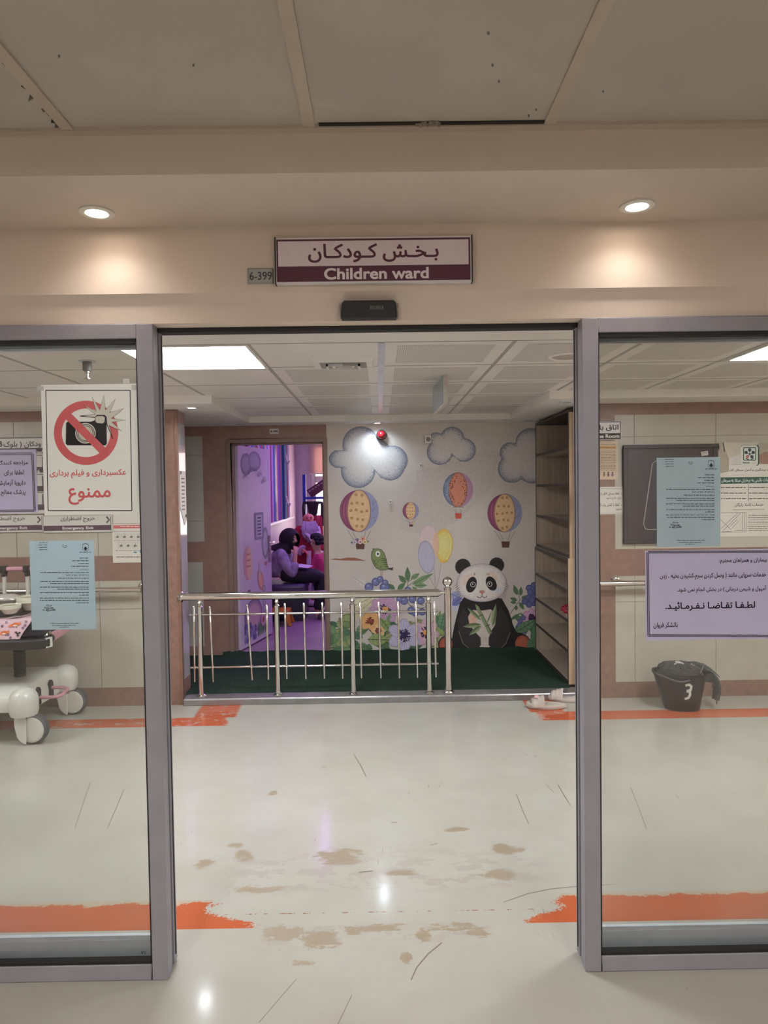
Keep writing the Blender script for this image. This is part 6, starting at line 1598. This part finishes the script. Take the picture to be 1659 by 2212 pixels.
for sg, kx, ax in ((-1, 700, 690), (1, 694, 700)):
    hp = hip+V((.03, sg*.09, -.02)); kn = W_(kx, 1268, sg*.10); kn.z = zs+.06; an = V((kn.x-.03, kn.y-.04, .11))
    if sg < 0: an = V((kn.x-.07, kn.y-.06, .11))
    sk.j('hp%d' % sg, hp+V((.03, 0, .01)), .06, 'hip'); sk.j('kn%d' % sg, kn, .058, 'hp%d' % sg); sk.j('an%d' % sg, an, .036, 'kn%d' % sg); sk.j('hl%d' % sg, an+V((0, 0, -.03)), .036, 'an%d' % sg); sk.j('toe%d' % sg, an+V((.13, -.04, -.035)), .03, 'hl%d' % sg)
body = sk.build('body', M_skin, r, 3, (hc, .098, wf))
head(body, hc, .098, wf)
M_scarf = mat('black_scarf', (24, 22, 30), .8, var=.15, bmp=.2); M_shirt = mat('lilac_shirt', (172, 160, 190), .75, var=.1, vs=10, c2=(120, 106, 140), bmp=.2)
# headscarf: cap open at the face, falling to shoulders
b = MB(); f = wf; l_ = V((0, 0, 1)).cross(f).normalized(); u_ = f.cross(l_); Rh = .125
rs = []
for th in [PI*k/14 for k in range(3, 15)]:      # from face opening round to the back
    rs.append([hc-f*.012+f*Rh*math.cos(th)*1.0+ (l_*math.cos(q)*.92+u_*math.sin(q)*1.05)*Rh*math.sin(th) - V((0, 0, 1))*.0 for q in [2*PI*k/24 for k in range(24)]])
b.rings(rs, False, True)
rs = []
for t in [k/8 for k in range(9)]:
    cc_ = hc.lerp(neck+V((-.045, 0, .0)), t)+V((-.02, 0, -.035)); rx = .10+.045*t**1.6
    rs.append([cc_+V((math.cos(q)*rx, math.sin(q)*(rx+.02*t), -.04*t*math.cos(q))) for q in [2*PI*k/24 for k in range(24)]])
b.rings(rs, True, True)
b.build('headscarf', M_scarf, r, sharp=180)
s2 = Sk(); s2.j('low', hip+V((-.02, 0, -.055)), (.175, .19)); s2.j('waist', hip.lerp(chest, .35)+V((-.03, 0, 0)), (.15, .17), 'low'); s2.j('chest', chest+V((-.01, 0, 0)), .14, 'waist'); s2.j('collar', chest.lerp(neck, .6), .08, 'chest')
for nm, s_, e_, w_ in (('n', shn, elb, wr), ('f', shf, elf, wrf)):
    s2.j('sh'+nm, s_, .075, 'chest'); s2.j('el'+nm, e_+V((-.005, 0, -.01)), .075, 'sh'+nm); s2.j('cu'+nm, e_.lerp(w_, .72), .05, 'el'+nm)
s2.build('shirt', M_shirt, r)
s3 = Sk(); s3.j('hip', hip+V((0, 0, 0)), .10)
for sg in (-1, 1):
    hp, kn, an = (V(sk.v[sk.n[q % sg]]) for q in ('hp%d', 'kn%d', 'an%d'))
    s3.j('hp%d' % sg, hp+V((.03, 0, .01)), .095, 'hip'); s3.j('th%d' % sg, hp.lerp(kn, .5), .088, 'hp%d' % sg); s3.j('kn%d' % sg, kn, .076, 'th%d' % sg); s3.j('cf%d' % sg, kn.lerp(an, .5), .072, 'kn%d' % sg); s3.j('an%d' % sg, an+V((0, 0, .03)), .06, 'cf%d' % sg)
s3.build('trousers', mat('black_trousers', (30, 28, 40), .8, var=.15), r)
for sg in (-1, 1):
    an = sk.v[sk.n['an%d' % sg]]; s4 = Sk(); s4.j('a', an+V((-.02, 0, -.025)), .04); s4.j('b', an+V((.05, -.015, -.02)), .042, 'a'); s4.j('c', an+V((.14, -.04, -.028)), .034, 'b'); s4.build('shoe', mat('grey_shoe', (104, 98, 116), .6, var=.3, vs=50), r)
# small child in pink -------------------------------------------------
CYc = WY+.42
def C_(px, py, dy=0): return P(px, py, CYc+dy)
hc2 = C_(682, 1172); cw = V((-.75, -.6, -.35)).normalized()
r = thing('person', (C_(690, 1300).x, CYc, .0505), 'small curly-haired child in a pink jumper standing before the seated person', 'person')
hip2 = C_(690, 1252); ch2 = C_(688, 1208); nk2 = C_(686, 1190)
k2 = Sk(); k2.j('hip', hip2, .085); k2.j('waist', hip2.lerp(ch2, .5), .08, 'hip'); k2.j('chest', ch2, .082, 'waist'); k2.j('neck', nk2, .035, 'chest'); head_joints(k2, 'neck', hc2, .078, (-.75, -.6, 0))
for sg, e_, w_ in ((-1, C_(676, 1228, -.10), C_(661, 1231, -.16)), (1, C_(703, 1226, .08), C_(698, 1240, -.02))):
    s_ = ch2+V((-.02 if sg < 0 else .03, sg*.085, .035)); k2.j('sh%d' % sg, s_, .035, 'chest'); k2.j('el%d' % sg, e_, .026, 'sh%d' % sg); k2.j('wr%d' % sg, w_, .018, 'el%d' % sg); hand(k2, 'wr%d' % sg, (-.9, -.3, 0) if sg < 0 else (-.3, -.5, -.4), (0, 0, 1), sg, .6, .5)
for sg in (-1, 1):
    hp = hip2+V((0, sg*.05, -.05)); k2.j('hp%d' % sg, hp, .05, 'hip'); k2.j('kn%d' % sg, V((hp.x-.02, hp.y, .26)), .036, 'hp%d' % sg); k2.j('an%d' % sg, V((hp.x, hp.y, .10)), .026, 'kn%d' % sg); k2.j('toe%d' % sg, V((hp.x-.08, hp.y-.03, .068)), .02, 'an%d' % sg)
bd = k2.build('body', M_skin, r, 3, (hc2, .078, (-.75, -.6, 0))); head(bd, hc2, .078, (-.75, -.6, -.15), False)
b = MB(); rr = random.Random(4)
for k in range(90):
    t = rr.uniform(0, PI*.62); q = rr.uniform(0, 2*PI); d = V((math.sin(t)*math.cos(q), math.sin(t)*math.sin(q), math.cos(t)))
    if d.dot(V((-.75, -.6, 0)).normalized()) > .62 and d.z < .65: continue
    b.ball(hc2+V((.008, .01, .016))+d*.078, rr.uniform(.020, .028), u=8, v=6)
b.build('curly_hair', M_hair, r)
s2 = Sk(); s2.j('hem', hip2+V((0, 0, -.02)), .105); s2.j('waist', hip2.lerp(ch2, .5), .10, 'hem'); s2.j('chest', ch2, .098, 'waist'); s2.j('collar', ch2.lerp(nk2, .75), .048, 'chest')
for sg in (-1, 1):
    s_, e_, w_ = (k2.v[k2.n[q % sg]] for q in ('sh%d', 'el%d', 'wr%d')); s2.j('sh%d' % sg, s_, .048, 'chest'); s2.j('el%d' % sg, e_, .042, 'sh%d' % sg); s2.j('cu%d' % sg, e_.lerp(w_, .85), .032, 'el%d' % sg)
s2.build('jumper', mat('pink_jumper', (206, 62, 120), .85, var=.1, vs=30, bmp=.2), r)
s3 = Sk(); s3.j('hip', hip2+V((0, 0, -.05)), .092)
for sg in (-1, 1):
    hp, kn, an = (k2.v[k2.n[q % sg]] for q in ('hp%d', 'kn%d', 'an%d')); s3.j('hp%d' % sg, hp, .062, 'hip'); s3.j('kn%d' % sg, kn, .05, 'hp%d' % sg); s3.j('an%d' % sg, an+V((0, 0, .02)), .042, 'kn%d' % sg)
s3.build('trousers', mat('grey_trousers', (150, 140, 166), .8), r)
# standing bearded figure in a red coat --------------------------------
SY = 9.1
def S_(px, py, dy=0): return P(px, py, SY+dy)
hd = S_(666, 1119); sf = V((.25, -.97, -.1)).normalized()
r = thing('coat_mannequin', (S_(664, 1300).x, SY, .0505), 'bald grey-bearded mannequin in a long red coat with white trim standing by the window', 'mannequin')
cx0 = S_(664, 1200).x
k3 = Sk(); k3.j('hip', V((cx0, SY, .62)), .11); k3.j('chest', S_(664, 1165), .11, 'hip'); k3.j('neck', S_(665, 1142), .05, 'chest'); head_joints(k3, 'neck', hd, .078, (sf.x, sf.y, 0))
for sg, e_, w_ in ((-1, S_(645, 1182, -.03), S_(654, 1190, -.14)), (1, S_(694, 1180, -.02), S_(692, 1200, -.12))):
    k3.j('sh%d' % sg, S_(664+sg*15, 1152), .05, 'chest'); k3.j('el%d' % sg, e_, .04, 'sh%d' % sg); k3.j('wr%d' % sg, w_, .026, 'el%d' % sg); hand(k3, 'wr%d' % sg, (.7 if sg < 0 else -.4, -.5, -.1), (0, 0, 1), sg, .8, .6)
for sg in (-1, 1): k3.j('kn%d' % sg, V((cx0+sg*.07, SY, .35)), .06, 'hip'); k3.j('ft%d' % sg, V((cx0+sg*.08, SY-.01, .10)), .05, 'kn%d' % sg)
bd = k3.build('body', mat('mannequin_skin', (226, 140, 124), .4), r, 3, (hd, .078, sf)); head(bd, hd, .078, (sf.x, sf.y, -.1), False)
M_redc = mat('red_velvet', (164, 30, 52), .8, var=.12, vs=8); M_fur = mat('white_fur', (214, 200, 214), .95, var=.1, vs=80, bmp=.8)
b = MB(); rs = []
for z, rx, ry in ((.055, .25, .20), (.12, .25, .2), (.45, .21, .17), (.7, .175, .14), (.85, .185, .14), (1.0, .175, .125), (1.06, .12, .09)): rs.append([V((cx0+rx*math.cos(t)*(1+.03*math.sin(6*t)), SY+ry*math.sin(t)*(1+.03*math.sin(5*t)), z)) for t in [2*PI*k/36 for k in range(36)]])
b.rings(rs); b.build('coat', M_redc, r, sharp=180)
for sg in (-1, 1):
    s_, e_, w_ = (k3.v[k3.n[q % sg]] for q in ('sh%d', 'el%d', 'wr%d')); s4 = Sk(); s4.j('s', s_, .07); s4.j('e', e_, .07, 's'); s4.j('c', e_.lerp(w_, .8), .06, 'e'); s4.build('sleeve', M_redc, r)
    b = MB(); d = (w_-e_).normalized(); b.tube([e_.lerp(w_, .75), e_.lerp(w_, .9), e_.lerp(w_, 1.02)], [.06, .074, .062], 12); b.build('cuff', M_fur, r)
b = MB(); b.tube([S_(653, 1140, -.10), S_(661, 1150, -.15), S_(670, 1160, -.17), S_(674, 1170, -.165)], [.03, .034, .032, .02], 10, flat=.6); b.tube([S_(686, 1138, -.10), S_(688, 1150, -.14), S_(684, 1162, -.165)], [.03, .036, .03], 10, flat=.6)
b.tube([V((cx0+.03, SY-.205, .10)), V((cx0+.03, SY-.19, .4)), V((cx0+.035, SY-.16, .75))], .03, 8, flat=.6); b.tube([V((cx0+.262*math.cos(t), SY+.212*math.sin(t), .095)) for t in [2*PI*k/30 for k in range(30)]], .035, 8, closed=True); b.build('fur_trim', M_fur, r)
b = MB(); rr = random.Random(6)
for k in range(60):
    t = rr.uniform(-1, 1); p0 = hd+sf*.066+V((0, 0, 1)).cross(sf)*t*.075+V((0, 0, -.035-.01*(1-t*t))); ln = rr.uniform(.17, .27)*(1-.35*abs(t))
    b.tube([p0, p0+sf*.07+V((t*.02, 0, -ln*.3)), p0+sf*.10+V((t*.035, 0, -ln*.65)), p0+sf*.10+V((t*.05+rr.uniform(-.02, .02), 0, -ln))], [.013, .014, .012, .003], 6)
b.build('beard', mat('grey_beard', (176, 164, 182), .9, var=.2, vs=60), r)
# white paper on the lap
b = MB(); q = [P(x, y, WY-.02) for x, y in ((640, 1246), (672, 1240))]
b.hexa([V((q[0].x, WY-.17, zs+.19)), V((q[1].x-.02, WY-.14, zs+.17)), V((q[1].x+.02, WY+.02, zs+.18)), V((q[0].x+.04, WY, zs+.205))], [V((q[0].x, WY-.17, zs+.191)), V((q[1].x-.02, WY-.14, zs+.171)), V((q[1].x+.02, WY+.02, zs+.181)), V((q[0].x+.04, WY, zs+.206))])
tag(b.build('paper_sheet', mat('lap_paper', (214, 206, 222), .6)), 'white paper sheet lying on the lap of the seated person', 'paper')
# wall ornaments on the pilaster
for k, (x, y) in enumerate(((637, 992), (638, 1084), (584, 977))):
    Y_ = 10.07 if k < 2 else 7.9; xw = PXL+.0505 if k < 2 else PXL+.03; zc_ = P(x, y, Y_).z
    r = thing('wall_hook', (xw, Y_, zc_-.06), ('white hook high on the teal pilaster in the playroom', 'white hook low on the teal pilaster in the playroom', 'white hook on the striped board near the door leaf')[k], 'hook', 'playroom wall hooks')
    b = MB(); b.tube([(xw+.004, Y_, zc_+.07), (xw+.012, Y_, zc_+.02), (xw+.03, Y_-.01, zc_-.03), (xw+.045, Y_, zc_-.06), (xw+.06, Y_, zc_-.02)], .014, 8); b.build('hook', M_upvc, r)
    b = MB(); b.box(xw+.0002, Y_-.02, zc_-.02, xw+.006, Y_+.02, zc_+.08); b.build('plate', M_upvc, r)
# ------------------------------------------------------------------ lights of the place, and added lobby fill
def area(name, loc, sx, sy, e, col, rot=(0, 0, 0)):
    l = bpy.data.lights.new(name, 'AREA'); l.shape = 'RECTANGLE'; l.size = sx; l.size_y = sy; l.energy = e; l.color = col
    o = bpy.data.objects.new(name, l); COL.objects.link(o); o.location = loc; o.rotation_euler = rot; return o
for k, x in enumerate((-3.79, 3.79+.3)): panel(x, 3.1, x+.58, 3.68, ('corridor ceiling light panel far out to the left', 'corridor ceiling light panel far out to the right')[k])
M_lobfill = emat('lobby_fill_panel', (255, 250, 247), 96)  # unseen glowing panels added to brighten the lobby side
panel(-1.6, -1.3, -1.0, -.7, 'added fill light panel on the lobby ceiling, unseen behind the viewer on the left', M_lobfill, 2.4, 'lobby_fill_light'); panel(1.0, -1.3, 1.6, -.7, 'added fill light panel on the lobby ceiling, unseen behind the viewer on the right', M_lobfill, 2.4, 'lobby_fill_light')
r = thing('playroom_light', (-.2, 8.3, PZT-.03), 'purple ceiling light in the playroom, hidden above the door head', 'ceiling light')
b = MB(); b.box(-.7, 7.4, PZT-.03, .3, 9.2, PZT-.0002); b.build('diffuser', emat('purple_tube', (196, 140, 255), 5.2), r)
area('window_daylight', ((wx0+wx1)/2, PYF-.12, 1.5), 1.8, 1.3, 20, (1, .9, .88), (math.radians(-90), 0, 0))
w = bpy.data.worlds.new('world'); SC.world = w; w.use_nodes = True; w.node_tree.nodes['Background'].inputs[0].default_value = (.02, .02, .02, 1)
SC.cycles.max_bounces = 10; SC.cycles.transparent_max_bounces = 12; SC.cycles.diffuse_bounces = 5; SC.cycles.sample_clamp_indirect = 6
SC.cycles.use_denoising = True
SC.view_settings.exposure = 0.0
